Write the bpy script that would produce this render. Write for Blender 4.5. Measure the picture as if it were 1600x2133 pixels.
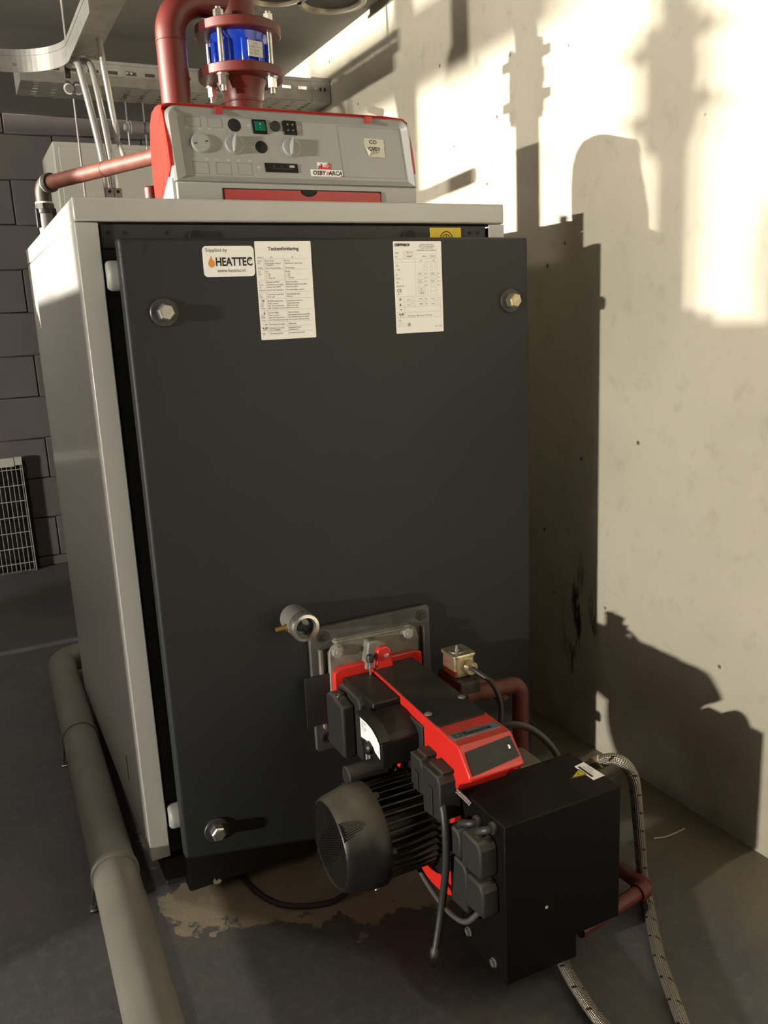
import bpy, bmesh, math, random
from mathutils import Vector, Matrix
random.seed(7)
for o in list(bpy.data.objects): bpy.data.objects.remove(o, do_unlink=True)
SC = bpy.context.scene
COL = SC.collection
PI = math.pi

# ------------------------------------------------------------------ camera, world, lamps, exposure
cd = bpy.data.cameras.new('camera'); cam = bpy.data.objects.new('camera', cd); COL.objects.link(cam)
cam.location = (-0.23379, -1.71814, 1.2195)
cam.rotation_euler = (1.34664, 0.0463, -0.46494)
cd.sensor_fit = 'HORIZONTAL'; cd.sensor_width = 36.0
cd.lens = 1767.84 / 1600 * 36.0
cd.clip_start = 0.02; cd.clip_end = 60
SC.camera = cam

w = bpy.data.worlds.new('world'); SC.world = w; w.use_nodes = True
w.node_tree.nodes['Background'].inputs[0].default_value = (1.0, 0.93, 0.84, 1)
w.node_tree.nodes['Background'].inputs[1].default_value = 0.012
SC.view_settings.view_transform = 'Standard'
SC.view_settings.look = 'None'
SC.view_settings.exposure = 0.0
SC.view_settings.gamma = 1.0
SC.view_settings.use_curve_mapping = False

LAMP_A = (-9.0, 1.62, 2.15)     # tube lamp far off to the left, beyond the boilers
LAMP_B = (-9.0, -2.40, 1.68)    # next tube lamp of the same row
POWER_A, POWER_B = 17000.0, 4700.0
FILL_LAMP, POWER_C = (-0.80, 0.95, 2.16), 30.0      # added fill light over the aisle, brightens the boiler's left side
def point(name, loc, power, r=0.03, color=(1.0, 0.93, 0.81)):
    l = bpy.data.lights.new(name, 'POINT'); l.energy = power; l.shadow_soft_size = r; l.color = color
    o = bpy.data.objects.new(name, l); COL.objects.link(o); o.location = loc
    return o
for nm, L, P in (('tube_light', LAMP_A, POWER_A), ('tube_light', LAMP_B, POWER_B)):
    for k in (-0.45, 0.0, 0.45):
        point(nm, (L[0] + k, L[1], L[2]), P / 3, 0.035 if L is LAMP_A else 0.05)

point('fill_light', FILL_LAMP, POWER_C, 0.08)

# ------------------------------------------------------------------ materials
MATS = {}
def mat(name, col, rough=0.5, metal=0.0, var=0.0, vscale=8.0, bump=0.0, bscale=60.0, col2=None, spec=0.5, coat=0.0, dust=0.0, dustcol=(0.19, 0.165, 0.12)):
    m = bpy.data.materials.new(name); m.use_nodes = True; nt = m.node_tree; N = nt.nodes; Lk = nt.links
    b = N['Principled BSDF']; b.inputs['Roughness'].default_value = rough; b.inputs['Metallic'].default_value = metal
    b.inputs['Specular IOR Level'].default_value = spec
    if coat: b.inputs['Coat Weight'].default_value = coat; b.inputs['Coat Roughness'].default_value = 0.12
    b.inputs['Base Color'].default_value = (*col, 1)
    geo = N.new('ShaderNodeNewGeometry'); out = None
    if var > 0 or col2:
        nz = N.new('ShaderNodeTexNoise'); nz.inputs['Scale'].default_value = vscale; nz.inputs['Detail'].default_value = 6
        Lk.new(geo.outputs['Position'], nz.inputs['Vector'])
        mx = N.new('ShaderNodeMix'); mx.data_type = 'RGBA'
        c2 = col2 if col2 else tuple(max(0, c * (1 - var)) for c in col)
        mx.inputs[6].default_value = (*col, 1); mx.inputs[7].default_value = (*c2, 1)
        cr = N.new('ShaderNodeValToRGB'); cr.color_ramp.elements[0].position = 0.38; cr.color_ramp.elements[1].position = 0.66
        Lk.new(nz.outputs[0], cr.inputs[0]); Lk.new(cr.outputs[0], mx.inputs[0])
        out = mx.outputs[2]
        Lk.new(out, b.inputs['Base Color'])
    if dust > 0:                                   # dust lying on the upward faces
        sp = N.new('ShaderNodeSeparateXYZ'); Lk.new(geo.outputs['Normal'], sp.inputs[0])
        mr = N.new('ShaderNodeMapRange'); mr.inputs[1].default_value = 0.25; mr.inputs[2].default_value = 0.95; mr.inputs[4].default_value = dust
        Lk.new(sp.outputs['Z'], mr.inputs[0])
        n2 = N.new('ShaderNodeTexNoise'); n2.inputs['Scale'].default_value = 14; n2.inputs['Detail'].default_value = 5
        Lk.new(geo.outputs['Position'], n2.inputs['Vector'])
        c2 = N.new('ShaderNodeMapRange'); c2.inputs[1].default_value = 0.32; c2.inputs[2].default_value = 0.62; c2.inputs[3].default_value = 0.35; Lk.new(n2.outputs[0], c2.inputs[0])
        mu = N.new('ShaderNodeMath'); mu.operation = 'MULTIPLY'; Lk.new(mr.outputs[0], mu.inputs[0]); Lk.new(c2.outputs[0], mu.inputs[1])
        m3 = N.new('ShaderNodeMix'); m3.data_type = 'RGBA'; m3.inputs[6].default_value = (*col, 1); m3.inputs[7].default_value = (*dustcol, 1)
        Lk.new(mu.outputs[0], m3.inputs[0])
        if out: Lk.new(out, m3.inputs[6])
        Lk.new(m3.outputs[2], b.inputs['Base Color'])
        rr = N.new('ShaderNodeMapRange'); rr.inputs[3].default_value = rough; rr.inputs[4].default_value = 0.95; Lk.new(mu.outputs[0], rr.inputs[0]); Lk.new(rr.outputs[0], b.inputs['Roughness'])
    if bump > 0:
        nb = N.new('ShaderNodeTexNoise'); nb.inputs['Scale'].default_value = bscale; nb.inputs['Detail'].default_value = 4
        Lk.new(geo.outputs['Position'], nb.inputs['Vector'])
        bp = N.new('ShaderNodeBump'); bp.inputs['Strength'].default_value = bump; bp.inputs['Distance'].default_value = 0.002
        Lk.new(nb.outputs[0], bp.inputs['Height']); Lk.new(bp.outputs[0], b.inputs['Normal'])
    MATS[name] = m
    return m

mat('casing_grey', (0.425, 0.42, 0.395), 0.28, var=0.06, vscale=3, coat=0.25)
mat('door_charcoal', (0.0165, 0.0190, 0.0200), 0.55, spec=0.38, var=0.12, vscale=3, bump=0.05, bscale=500)
mat('frame_dark', (0.022, 0.022, 0.023), 0.6)
mat('black_gap', (0.008, 0.008, 0.008), 0.8)
mat('zinc', (0.62, 0.60, 0.56), 0.28, 0.9, var=0.25, vscale=60)
mat('galvanised', (0.36, 0.35, 0.325), 0.45, 0.35, var=0.2, vscale=25)
mat('chrome', (0.75, 0.75, 0.73), 0.15, 1.0)
mat('conduit_steel', (0.66, 0.65, 0.62), 0.24, 0.6)
mat('name_blue', (0.10, 0.12, 0.125), 0.4)
mat('window_black', (0.010, 0.012, 0.011), 0.35, spec=0.3)
mat('yellow_zinc', (0.62, 0.55, 0.36), 0.3, 0.85, var=0.3, vscale=80)
mat('washer_dark', (0.045, 0.045, 0.045), 0.4, 0.3)
mat('hinge_white', (0.5, 0.5, 0.48), 0.5)
mat('hinge_grey', (0.27, 0.27, 0.255), 0.5)
mat('brass', (0.62, 0.42, 0.12), 0.3, 0.9)
mat('sight_glass_green', (0.012, 0.03, 0.027), 0.08, spec=0.8)
mat('panel_grey', (0.335, 0.34, 0.328), 0.42, bump=0.03, bscale=700)
mat('panel_red', (0.50, 0.030, 0.020), 0.35)
mat('flap_red', (0.36, 0.020, 0.022), 0.3)
mat('burner_red', (0.60, 0.022, 0.016), 0.3, coat=0.3, dust=0.6, dustcol=(0.22, 0.045, 0.03))
mat('primer_red', (0.115, 0.018, 0.013), 0.42, var=0.2, vscale=12)
mat('pipe_red_dull', (0.135, 0.042, 0.026), 0.55, var=0.3, vscale=30)
mat('tube_red', (0.13, 0.030, 0.020), 0.6, var=0.4, vscale=40)
mat('valve_blue', (0.012, 0.055, 0.52), 0.25, coat=0.4)
mat('plate_white', (0.62, 0.62, 0.60), 0.5, var=0.1, vscale=50)
mat('paper', (0.88, 0.87, 0.84), 0.55)
mat('tape', (0.60, 0.58, 0.47), 0.7, var=0.1, vscale=60)
mat('ink', (0.012, 0.012, 0.012), 0.6)
mat('ink_grey', (0.13, 0.125, 0.12), 0.6)
mat('ink_pale', (0.45, 0.43, 0.40), 0.6)
mat('print_white', (0.62, 0.62, 0.60), 0.6)
mat('ink_red', (0.62, 0.03, 0.03), 0.5)
mat('ink_orange', (0.72, 0.27, 0.05), 0.5)
mat('ink_yellow', (0.62, 0.46, 0.02), 0.5)
mat('switch_green', (0.0, 0.13, 0.07), 0.25)
mat('plastic_black', (0.009, 0.009, 0.009), 0.38, dust=0.22, dustcol=(0.10, 0.088, 0.065), spec=0.3)
mat('plastic_dusty', (0.016, 0.0155, 0.014), 0.6, dust=0.8, dustcol=(0.10, 0.088, 0.065), spec=0.3)
mat('motor_black', (0.009, 0.009, 0.009), 0.35, spec=0.35, dust=0.85, dustcol=(0.085, 0.075, 0.053))
mat('box_black', (0.0035, 0.0035, 0.0035), 0.5, dust=0.06, spec=0.10)
mat('casting_grey', (0.22, 0.205, 0.175), 0.55, 0.2, var=0.35, vscale=30, dust=0.4)
mat('plate_steel', (0.10, 0.10, 0.098), 0.5, 0.3, var=0.3, vscale=30, dust=0.5)
mat('rubber', (0.02, 0.02, 0.02), 0.5)
mat('cable_grey', (0.05, 0.048, 0.045), 0.5)
mat('cable_brown', (0.03, 0.022, 0.018), 0.5)
mat('pvc_grey', (0.17, 0.16, 0.136), 0.45, var=0.12, vscale=9)
mat('cast_dark', (0.05, 0.042, 0.034), 0.55, 0.2, var=0.4, vscale=50)
mat('pipe_grey', (0.15, 0.14, 0.135), 0.5)
mat('clip_white', (0.55, 0.54, 0.50), 0.55)
mat('cabinet_grey', (0.34, 0.335, 0.29), 0.5)
mat('block_grey', (0.080, 0.069, 0.067), 0.8, var=0.14, vscale=5, bump=0.25, bscale=120)
mat('joint_grey', (0.036, 0.032, 0.030), 0.9)
mat('grating', (0.30, 0.30, 0.28), 0.5, 0.2)
mat('ceiling_paint', (0.17, 0.16, 0.14), 0.85, var=0.15, vscale=2.5, bump=0.1, bscale=40)
mat('vent_dark', (0.03, 0.027, 0.02), 0.5)
mat('rim_metal', (0.32, 0.29, 0.22), 0.35, 0.7)
mat('fixture_white', (0.6, 0.6, 0.58), 0.5)

# braided steel hose: weave in tube uv
def hose_mat():
    m = bpy.data.materials.new('steel_braid'); m.use_nodes = True; N = m.node_tree.nodes; Lk = m.node_tree.links
    b = N['Principled BSDF']; b.inputs['Metallic'].default_value = 0.75; b.inputs['Roughness'].default_value = 0.38
    uv = N.new('ShaderNodeUVMap')
    sp = N.new('ShaderNodeSeparateXYZ'); Lk.new(uv.outputs[0], sp.inputs[0])
    def mth(op, a, bb):
        n = N.new('ShaderNodeMath'); n.operation = op
        for i, v in enumerate((a, bb)):
            if v is None: continue
            if isinstance(v, (int, float)): n.inputs[i].default_value = v
            else: Lk.new(v, n.inputs[i])
        return n.outputs[0]
    u = mth('MULTIPLY', sp.outputs['X'], 10 * 2 * PI)
    v = mth('MULTIPLY', sp.outputs['Y'], 2 * PI * 150)
    s1 = mth('SINE', mth('ADD', u, v), None); s2 = mth('SINE', mth('SUBTRACT', u, v), None)
    h = mth('MULTIPLY', s1, s2)
    mr = N.new('ShaderNodeMapRange'); mr.inputs[1].default_value = -0.6; mr.inputs[2].default_value = 0.7; Lk.new(h, mr.inputs[0])
    mx = N.new('ShaderNodeMix'); mx.data_type = 'RGBA'; mx.inputs[6].default_value = (0.085, 0.077, 0.062, 1); mx.inputs[7].default_value = (0.50, 0.46, 0.385, 1)
    Lk.new(mr.outputs[0], mx.inputs[0])
    # tracer thread: dark red dashes that wind along the hose
    t = mth('FRACT', mth('ADD', mth('MULTIPLY', sp.outputs['Y'], 19.0), sp.outputs['X']), None)
    t1 = mth('LESS_THAN', t, 0.10)
    t2 = mth('GREATER_THAN', mth('SINE', mth('MULTIPLY', sp.outputs['X'], 2 * PI * 4), None), -0.1)
    tr = mth('MULTIPLY', t1, t2)
    m2 = N.new('ShaderNodeMix'); m2.data_type = 'RGBA'; m2.inputs[7].default_value = (0.045, 0.02, 0.012, 1)
    Lk.new(mx.outputs[2], m2.inputs[6]); Lk.new(tr, m2.inputs[0]); Lk.new(m2.outputs[2], b.inputs['Base Color'])
    bp = N.new('ShaderNodeBump'); bp.inputs['Strength'].default_value = 0.6; bp.inputs['Distance'].default_value = 0.0012
    Lk.new(h, bp.inputs['Height']); Lk.new(bp.outputs[0], b.inputs['Normal'])
    MATS['steel_braid'] = m
hose_mat()

def wall_mat():
    m = bpy.data.materials.new('wall_concrete'); m.use_nodes = True; N = m.node_tree.nodes; Lk = m.node_tree.links
    b = N['Principled BSDF']; b.inputs['Roughness'].default_value = 0.85; b.inputs['Specular IOR Level'].default_value = 0.2
    g = N.new('ShaderNodeNewGeometry'); P = g.outputs['Position']
    def noise(sc, det=6, rough=0.55, vec=P):
        n = N.new('ShaderNodeTexNoise'); n.inputs['Scale'].default_value = sc; n.inputs['Detail'].default_value = det; n.inputs['Roughness'].default_value = rough; Lk.new(vec, n.inputs['Vector']); return n.outputs[0]
    def ramp(v, a, c, lo=0.0, hi=1.0):
        r = N.new('ShaderNodeMapRange'); r.inputs[1].default_value = a; r.inputs[2].default_value = c; r.inputs[3].default_value = lo; r.inputs[4].default_value = hi; Lk.new(v, r.inputs[0]); return r.outputs[0]
    def mix(f, a, c):
        x = N.new('ShaderNodeMix'); x.data_type = 'RGBA'
        for i, v in ((0, f), (6, a), (7, c)):
            if isinstance(v, tuple): x.inputs[i].default_value = (*v, 1)
            else: Lk.new(v, x.inputs[i])
        return x.outputs[2]
    def mth(op, a, bb=None):
        n = N.new('ShaderNodeMath'); n.operation = op
        for i, v in enumerate((a, bb)):
            if v is None: continue
            if isinstance(v, (int, float)): n.inputs[i].default_value = v
            else: Lk.new(v, n.inputs[i])
        return n.outputs[0]
    c = mix(ramp(noise(2.2), 0.38, 0.68), (0.405, 0.375, 0.305), (0.352, 0.325, 0.258))
    c = mix(ramp(noise(17, 8, 0.65), 0.55, 0.72, 0, 0.45), c, (0.275, 0.25, 0.185))
    # pits and specks
    vo = N.new('ShaderNodeTexVoronoi'); vo.inputs['Scale'].default_value = 11; vo.inputs['Randomness'].default_value = 1.0; Lk.new(P, vo.inputs['Vector'])
    speck = ramp(vo.outputs['Distance'], 0.045, 0.075, 1.0, 0.0)
    sel = ramp(noise(3.7, 2), 0.47, 0.50)
    pit = mth('MULTIPLY', speck, sel)
    c = mix(pit, c, (0.10, 0.085, 0.06))
    # oily splashes low on the wall, thrown in streaks
    sp = N.new('ShaderNodeSeparateXYZ'); Lk.new(P, sp.inputs[0])
    mp = N.new('ShaderNodeMapping'); mp.inputs['Scale'].default_value = (1, 30, 7); mp.inputs['Rotation'].default_value = (0.12, 0, 0); Lk.new(P, mp.inputs['Vector'])
    st = noise(1.0, 6, 0.6, mp.outputs[0])
    dy = mth('DIVIDE', mth('SUBTRACT', sp.outputs['Y'], 0.075), 0.085); dz = mth('DIVIDE', mth('SUBTRACT', sp.outputs['Z'], 0.34), 0.24)
    rr = mth('ADD', mth('MULTIPLY', dy, dy), mth('MULTIPLY', dz, dz))
    stain = mth('MULTIPLY', ramp(rr, 0.2, 1.0, 1.0, 0.0), ramp(st, 0.50, 0.60))
    c = mix(stain, c, (0.03, 0.02, 0.013))
    # dirt film splashed up from the floor
    dirt = mth('MULTIPLY', ramp(sp.outputs['Z'], 0.0, 0.35, 0.4, 0.0), ramp(noise(9), 0.35, 0.7))
    c = mix(dirt, c, (0.155, 0.135, 0.097))
    Lk.new(c, b.inputs['Base Color'])
    bp = N.new('ShaderNodeBump'); bp.inputs['Strength'].default_value = 0.25; bp.inputs['Distance'].default_value = 0.003
    hh = mth('SUBTRACT', noise(30, 6), mth('MULTIPLY', pit, 1.5)); Lk.new(hh, bp.inputs['Height']); Lk.new(bp.outputs[0], b.inputs['Normal'])
    MATS['wall_concrete'] = m
wall_mat()

def floor_mat():
    m = bpy.data.materials.new('floor_paint'); m.use_nodes = True; N = m.node_tree.nodes; Lk = m.node_tree.links
    b = N['Principled BSDF']; b.inputs['Specular IOR Level'].default_value = 0.3
    g = N.new('ShaderNodeNewGeometry'); P = g.outputs['Position']
    def noise(sc, det=6, rough=0.55):
        n = N.new('ShaderNodeTexNoise'); n.inputs['Scale'].default_value = sc; n.inputs['Detail'].default_value = det; n.inputs['Roughness'].default_value = rough; Lk.new(P, n.inputs['Vector']); return n.outputs[0]
    def ramp(v, a, c, lo=0.0, hi=1.0):
        r = N.new('ShaderNodeMapRange'); r.inputs[1].default_value = a; r.inputs[2].default_value = c; r.inputs[3].default_value = lo; r.inputs[4].default_value = hi; Lk.new(v, r.inputs[0]); return r.outputs[0]
    def mix(f, a, c):
        x = N.new('ShaderNodeMix'); x.data_type = 'RGBA'
        for i, v in ((0, f), (6, a), (7, c)):
            if isinstance(v, tuple): x.inputs[i].default_value = (*v, 1)
            else: Lk.new(v, x.inputs[i])
        return x.outputs[2]
    def mth(op, a, bb=None):
        n = N.new('ShaderNodeMath'); n.operation = op
        for i, v in enumerate((a, bb)):
            if v is None: continue
            if isinstance(v, (int, float)): n.inputs[i].default_value = v
            else: Lk.new(v, n.inputs[i])
        return n.outputs[0]
    sp = N.new('ShaderNodeSeparateXYZ'); Lk.new(P, sp.inputs[0]); X, Y = sp.outputs['X'], sp.outputs['Y']
    paint = mix(ramp(noise(3.0), 0.35, 0.65), (0.068, 0.072, 0.084), (0.098, 0.094, 0.090))
    paint = mix(ramp(noise(40, 8, 0.7), 0.5, 0.75, 0, 0.6), paint, (0.165, 0.155, 0.135))
    paint = mix(ramp(noise(320, 2), 0.70, 0.76), paint, (0.30, 0.28, 0.24))
    conc = mix(ramp(noise(9), 0.35, 0.7), (0.30, 0.255, 0.18), (0.21, 0.18, 0.13))
    # bare concrete where the paint has flaked off in front of the boiler
    n = mth('MULTIPLY', mth('SUBTRACT', noise(7.0, 9, 0.62), 0.5), 0.62)
    edge = mth('SUBTRACT', mth('ADD', Y, mth('MULTIPLY', X, 0.42)), -0.135)      # grows towards the boiler
    left = mth('MULTIPLY', mth('SUBTRACT', X, 0.03), 1.6); right = mth('MULTIPLY', mth('SUBTRACT', 0.60, X), 1.6)
    back = mth('MULTIPLY', mth('SUBTRACT', 0.35, Y), 1.6)
    d = mth('MINIMUM', mth('MINIMUM', mth('MINIMUM', edge, left), right), back)
    bare = ramp(mth('ADD', d, n), 0.0, 0.012)
    c = mix(bare, paint, conc)
    # dusty unpainted margin along the right-hand wall
    marg = ramp(mth('ADD', X, mth('MULTIPLY', n, 0.35)), 0.93, 1.13)
    c = mix(marg, c, (0.165, 0.145, 0.10))
    Lk.new(c, b.inputs['Base Color'])
    Lk.new(ramp(bare, 0, 1, 0.5, 0.85), b.inputs['Roughness'])
    bp = N.new('ShaderNodeBump'); bp.inputs['Strength'].default_value = 0.35; bp.inputs['Distance'].default_value = 0.002
    Lk.new(mth('SUBTRACT', noise(60, 8, 0.65), mth('MULTIPLY', bare, 0.6)), bp.inputs['Height']); Lk.new(bp.outputs[0], b.inputs['Normal'])
    MATS['floor_paint'] = m
floor_mat()

# ------------------------------------------------------------------ mesh helpers
class MB:
    def __init__(s): s.v = []; s.f = []; s.m = []; s.uv = {}; s.cur = 0
    def use(s, i): s.cur = i; return s
    def face(s, idx): s.f.append(tuple(idx)); s.m.append(s.cur)
    def box(s, x0, x1, y0, y1, z0, z1):
        b = len(s.v)
        s.v += [(x0, y0, z0), (x1, y0, z0), (x1, y1, z0), (x0, y1, z0), (x0, y0, z1), (x1, y0, z1), (x1, y1, z1), (x0, y1, z1)]
        for q in ((0, 3, 2, 1), (4, 5, 6, 7), (0, 1, 5, 4), (1, 2, 6, 5), (2, 3, 7, 6), (3, 0, 4, 7)): s.face([b + i for i in q])
        return s
    def obox(s, c, ax, ay, az, hx, hy, hz):
        b = len(s.v); c = Vector(c); ax = Vector(ax).normalized(); ay = Vector(ay).normalized(); az = Vector(az).normalized()
        for dz in (-1, 1):
            for dx, dy in ((-1, -1), (1, -1), (1, 1), (-1, 1)): s.v.append(tuple(c + ax * dx * hx + ay * dy * hy + az * dz * hz))
        for q in ((0, 3, 2, 1), (4, 5, 6, 7), (0, 1, 5, 4), (1, 2, 6, 5), (2, 3, 7, 6), (3, 0, 4, 7)): s.face([b + i for i in q])
        return s
    def prism(s, poly, axis, a, c):
        """poly: list of 2d points in the other two axes (order x,y,z without axis)"""
        n = len(poly); b = len(s.v)
        for t in (a, c):
            for p, q in poly:
                s.v.append({'x': (t, p, q), 'y': (p, t, q), 'z': (p, q, t)}[axis])
        s.face([b + i for i in range(n)][::-1]); s.face([b + n + i for i in range(n)])
        for i in range(n): j = (i + 1) % n; s.face((b + i, b + j, b + n + j, b + n + i))
        return s
    def cyl(s, p, q, r, n=24, r2=None, cap=True, rot=0.0):
        p, q = Vector(p), Vector(q); d = (q - p).normalized(); r2 = r if r2 is None else r2
        u = d.orthogonal().normalized(); vv = d.cross(u); b = len(s.v)
        if abs(d.z) > 0.99: u = Vector((1, 0, 0)); vv = d.cross(u)
        elif abs(d.z) < 0.9: u = Vector((0, 0, 1)) - d * d.z; u.normalize(); vv = d.cross(u)
        for c, rr in ((p, r), (q, r2)):
            for i in range(n):
                a = 2 * PI * i / n + rot; s.v.append(tuple(c + (u * math.cos(a) + vv * math.sin(a)) * rr))
        for i in range(n): j = (i + 1) % n; s.face((b + i, b + j, b + n + j, b + n + i))
        if cap: s.face([b + i for i in range(n)][::-1]); s.face([b + n + i for i in range(n)])
        return s
    def lathe(s, p, axis, prof, n=32, capa=True, capb=True):
        """prof: (distance along axis, radius)"""
        p = Vector(p); d = Vector(axis).normalized(); u = Vector((0, 0, 1)) if abs(d.z) < 0.9 else Vector((1, 0, 0)); u = (u - d * u.dot(d)).normalized(); vv = d.cross(u); b = len(s.v)
        for t, r in prof:
            for i in range(n):
                a = 2 * PI * i / n; s.v.append(tuple(p + d * t + (u * math.cos(a) + vv * math.sin(a)) * r))
        for k in range(len(prof) - 1):
            for i in range(n): j = (i + 1) % n; s.face((b + k * n + i, b + k * n + j, b + (k + 1) * n + j, b + (k + 1) * n + i))
        if capa: s.face([b + i for i in range(n)][::-1])
        if capb: s.face([b + (len(prof) - 1) * n + i for i in range(n)])
        return s
    def tube(s, pts, r, n=14, cap=True, rs=None):
        pts = [Vector(p) for p in pts]; b = len(s.v); m = len(pts); L = 0.0; ring_uv = []
        t0 = (pts[1] - pts[0]).normalized(); u = t0.orthogonal().normalized()
        for k in range(m):
            t = (pts[min(k + 1, m - 1)] - pts[max(k - 1, 0)]).normalized()
            u = (u - t * u.dot(t)).normalized(); vv = t.cross(u)
            if k: L += (pts[k] - pts[k - 1]).length
            ring_uv.append(L)
            for i in range(n):
                a = 2 * PI * i / n; s.v.append(tuple(pts[k] + (u * math.cos(a) + vv * math.sin(a)) * (rs[k] if rs else r)))
        for k in range(m - 1):
            for i in range(n):
                j = (i + 1) % n; fi = len(s.f); s.face((b + k * n + i, b + k * n + j, b + (k + 1) * n + j, b + (k + 1) * n + i))
                s.uv[fi] = ((i / n, ring_uv[k]), ((i + 1) / n, ring_uv[k]), ((i + 1) / n, ring_uv[k + 1]), (i / n, ring_uv[k + 1]))
        if cap: s.face([b + i for i in range(n)][::-1]); s.face([b + (m - 1) * n + i for i in range(n)])
        return s
    def poly(s, pts): b = len(s.v); s.v += [tuple(p) for p in pts]; s.face(range(b, b + len(pts))); return s
    def rect(s, O, U, V, u0, u1, v0, v1):
        O, U, V = Vector(O), Vector(U), Vector(V)
        return s.poly([O + U * u0 + V * v0, O + U * u1 + V * v0, O + U * u1 + V * v1, O + U * u0 + V * v1])
    def text(s, body, O, U, V, size, align='LEFT', u=0.0, v=0.0, squash=1.0, shear=0.0, bold=0.0):
        vs, fs = text_mesh(body, size, align, shear, bold); b = len(s.v); O, U, V = Vector(O), Vector(U), Vector(V)
        for x, y in vs: s.v.append(tuple(O + U * (u + x * squash) + V * (v + y)))
        for f in fs: s.face([b + i for i in f])
        return s
    def build(s, name, mats, parent=None, smooth=35, bevel=0.0, seg=2):
        me = bpy.data.meshes.new(name); me.from_pydata(s.v, [], s.f)
        if isinstance(mats, str): mats = [mats]
        for k in mats: me.materials.append(MATS[k])
        for p, k in zip(me.polygons, s.m): p.material_index = k
        if s.uv:
            ul = me.uv_layers.new(name='UVMap')
            for fi, q in s.uv.items():
                for li, c in zip(me.polygons[fi].loop_indices, q): ul.data[li].uv = c
        me.update()
        if smooth:
            me.shade_smooth(); me.set_sharp_from_angle(angle=math.radians(smooth))
        o = bpy.data.objects.new(name, me); COL.objects.link(o)
        if bevel:
            bm_ = o.modifiers.new('bevel', 'BEVEL'); bm_.width = bevel; bm_.segments = seg; bm_.limit_method = 'ANGLE'; bm_.angle_limit = math.radians(40); bm_.harden_normals = False
        if parent:
            o.parent = parent
            if parent.type == 'EMPTY': o.location = -parent.location
        return o

_tcache = {}
def text_mesh(body, size, align='LEFT', shear=0.0, bold=0.0):
    k = (body, size, align, shear, bold)
    if k in _tcache: return _tcache[k]
    c = bpy.data.curves.new('txt', 'FONT'); c.body = body; c.size = size; c.align_x = align; c.align_y = 'BOTTOM_BASELINE'; c.resolution_u = 2; c.shear = shear; c.offset = bold; c.fill_mode = 'FRONT'
    o = bpy.data.objects.new('txt', c); COL.objects.link(o)
    dg = bpy.context.evaluated_depsgraph_get(); ev = o.evaluated_get(dg); me = ev.to_mesh()
    vs = [(v.co.x, v.co.y) for v in me.vertices]; fs = [tuple(p.vertices) for p in me.polygons]
    ev.to_mesh_clear(); bpy.data.objects.remove(o, do_unlink=True); bpy.data.curves.remove(c)
    _tcache[k] = (vs, fs); return vs, fs

def smooth_path(pts, n=8):
    P = [Vector(p) for p in pts]; out = []
    for i in range(len(P) - 1):
        p0 = P[max(i - 1, 0)]; p1 = P[i]; p2 = P[i + 1]; p3 = P[min(i + 2, len(P) - 1)]
        for k in range(n):
            t = k / n
            out.append(0.5 * ((2 * p1) + (p2 - p0) * t + (2 * p0 - 5 * p1 + 4 * p2 - p3) * t * t + (3 * p1 - p0 - 3 * p2 + p3) * t ** 3))
    out.append(P[-1]); return out
def arc_path(a, corner, b, r, n=10):
    """straight - round bend - straight"""
    a, c, b = Vector(a), Vector(corner), Vector(b); d1 = (c - a).normalized(); d2 = (b - c).normalized()
    ang = d1.angle(d2); t = r * math.tan(ang / 2); s0 = c - d1 * t; e0 = c + d2 * t
    ax = d1.cross(d2).normalized(); cen = s0 + ax.cross(d1).normalized() * r; out = [a]
    for k in range(n + 1): out.append(cen + Matrix.Rotation(ang * k / n, 3, ax) @ (s0 - cen))
    out.append(b); return out
def rrect(x0, x1, y0, y1, r, n=5):
    out = []
    for cx, cy, a0 in ((x1 - r, y1 - r, 0), (x0 + r, y1 - r, 90), (x0 + r, y0 + r, 180), (x1 - r, y0 + r, 270)):
        for k in range(n + 1): a = math.radians(a0 + 90 * k / n); out.append((cx + r * math.cos(a), cy + r * math.sin(a)))
    return out

def tag(o, label, cat, group=None, kind=None):
    o['label'] = label; o['category'] = cat
    if group: o['group'] = group
    if kind: o['kind'] = kind
    return o
def thing(name, loc, label, cat, group=None):
    o = bpy.data.objects.new(name, None); COL.objects.link(o); o.location = loc; o.empty_display_size = 0.05
    return tag(o, label, cat, group)
def struct(o): o['kind'] = 'structure'; return o
def kids(o): return [c for c in bpy.data.objects if c.parent == o]
def copy_tree(o, parent=None):
    c = o.copy(); COL.objects.link(c); c.parent = parent
    for ch in kids(o): copy_tree(ch, c)
    return c

# ------------------------------------------------------------------ the room
XW, ZC, YB = 1.2416, 2.279, 3.07
struct(MB().box(-10.5, XW + 0.2, -4.0, YB + 0.2, -0.2, 0.0).build('floor', 'floor_paint', smooth=0))
struct(MB().box(XW, XW + 0.2, -4.0, YB + 0.2, 0.0, ZC).build('wall_right', 'wall_concrete', smooth=0))
struct(MB().box(-10.5, XW + 0.2, -4.0, YB + 0.2, ZC, ZC + 0.15).build('ceiling', 'ceiling_paint', smooth=0))
wb = struct(MB().box(-10.5, XW, YB + 0.006, YB + 0.2, 0.0, ZC).build('wall_back', 'joint_grey', smooth=0))
# painted concrete blocks of the back wall, half bond
ZJ = 0.0533; BH = 0.2131; BL = 0.44
def block_mesh(x0, x1, z0, z1):
    o = MB().box(x0 + 0.002, x1 - 0.002, YB - 0.004, YB + 0.02, z0 + 0.002, z1 - 0.002).build('block', 'block_grey', wb, bevel=0.004, seg=1)
    return o
k = -1
while ZJ + BH * k < ZC:
    z0 = max(0.0, ZJ + BH * k); z1 = min(ZC, ZJ + BH * (k + 1))
    off = 0.14 if k % 2 == 0 else 0.14 + BL / 2
    x = off - BL * 3
    while x < XW:
        if z1 - z0 > 0.02: block_mesh(x, min(x + BL, XW), z0, z1)
        x += BL
    k += 1

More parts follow.
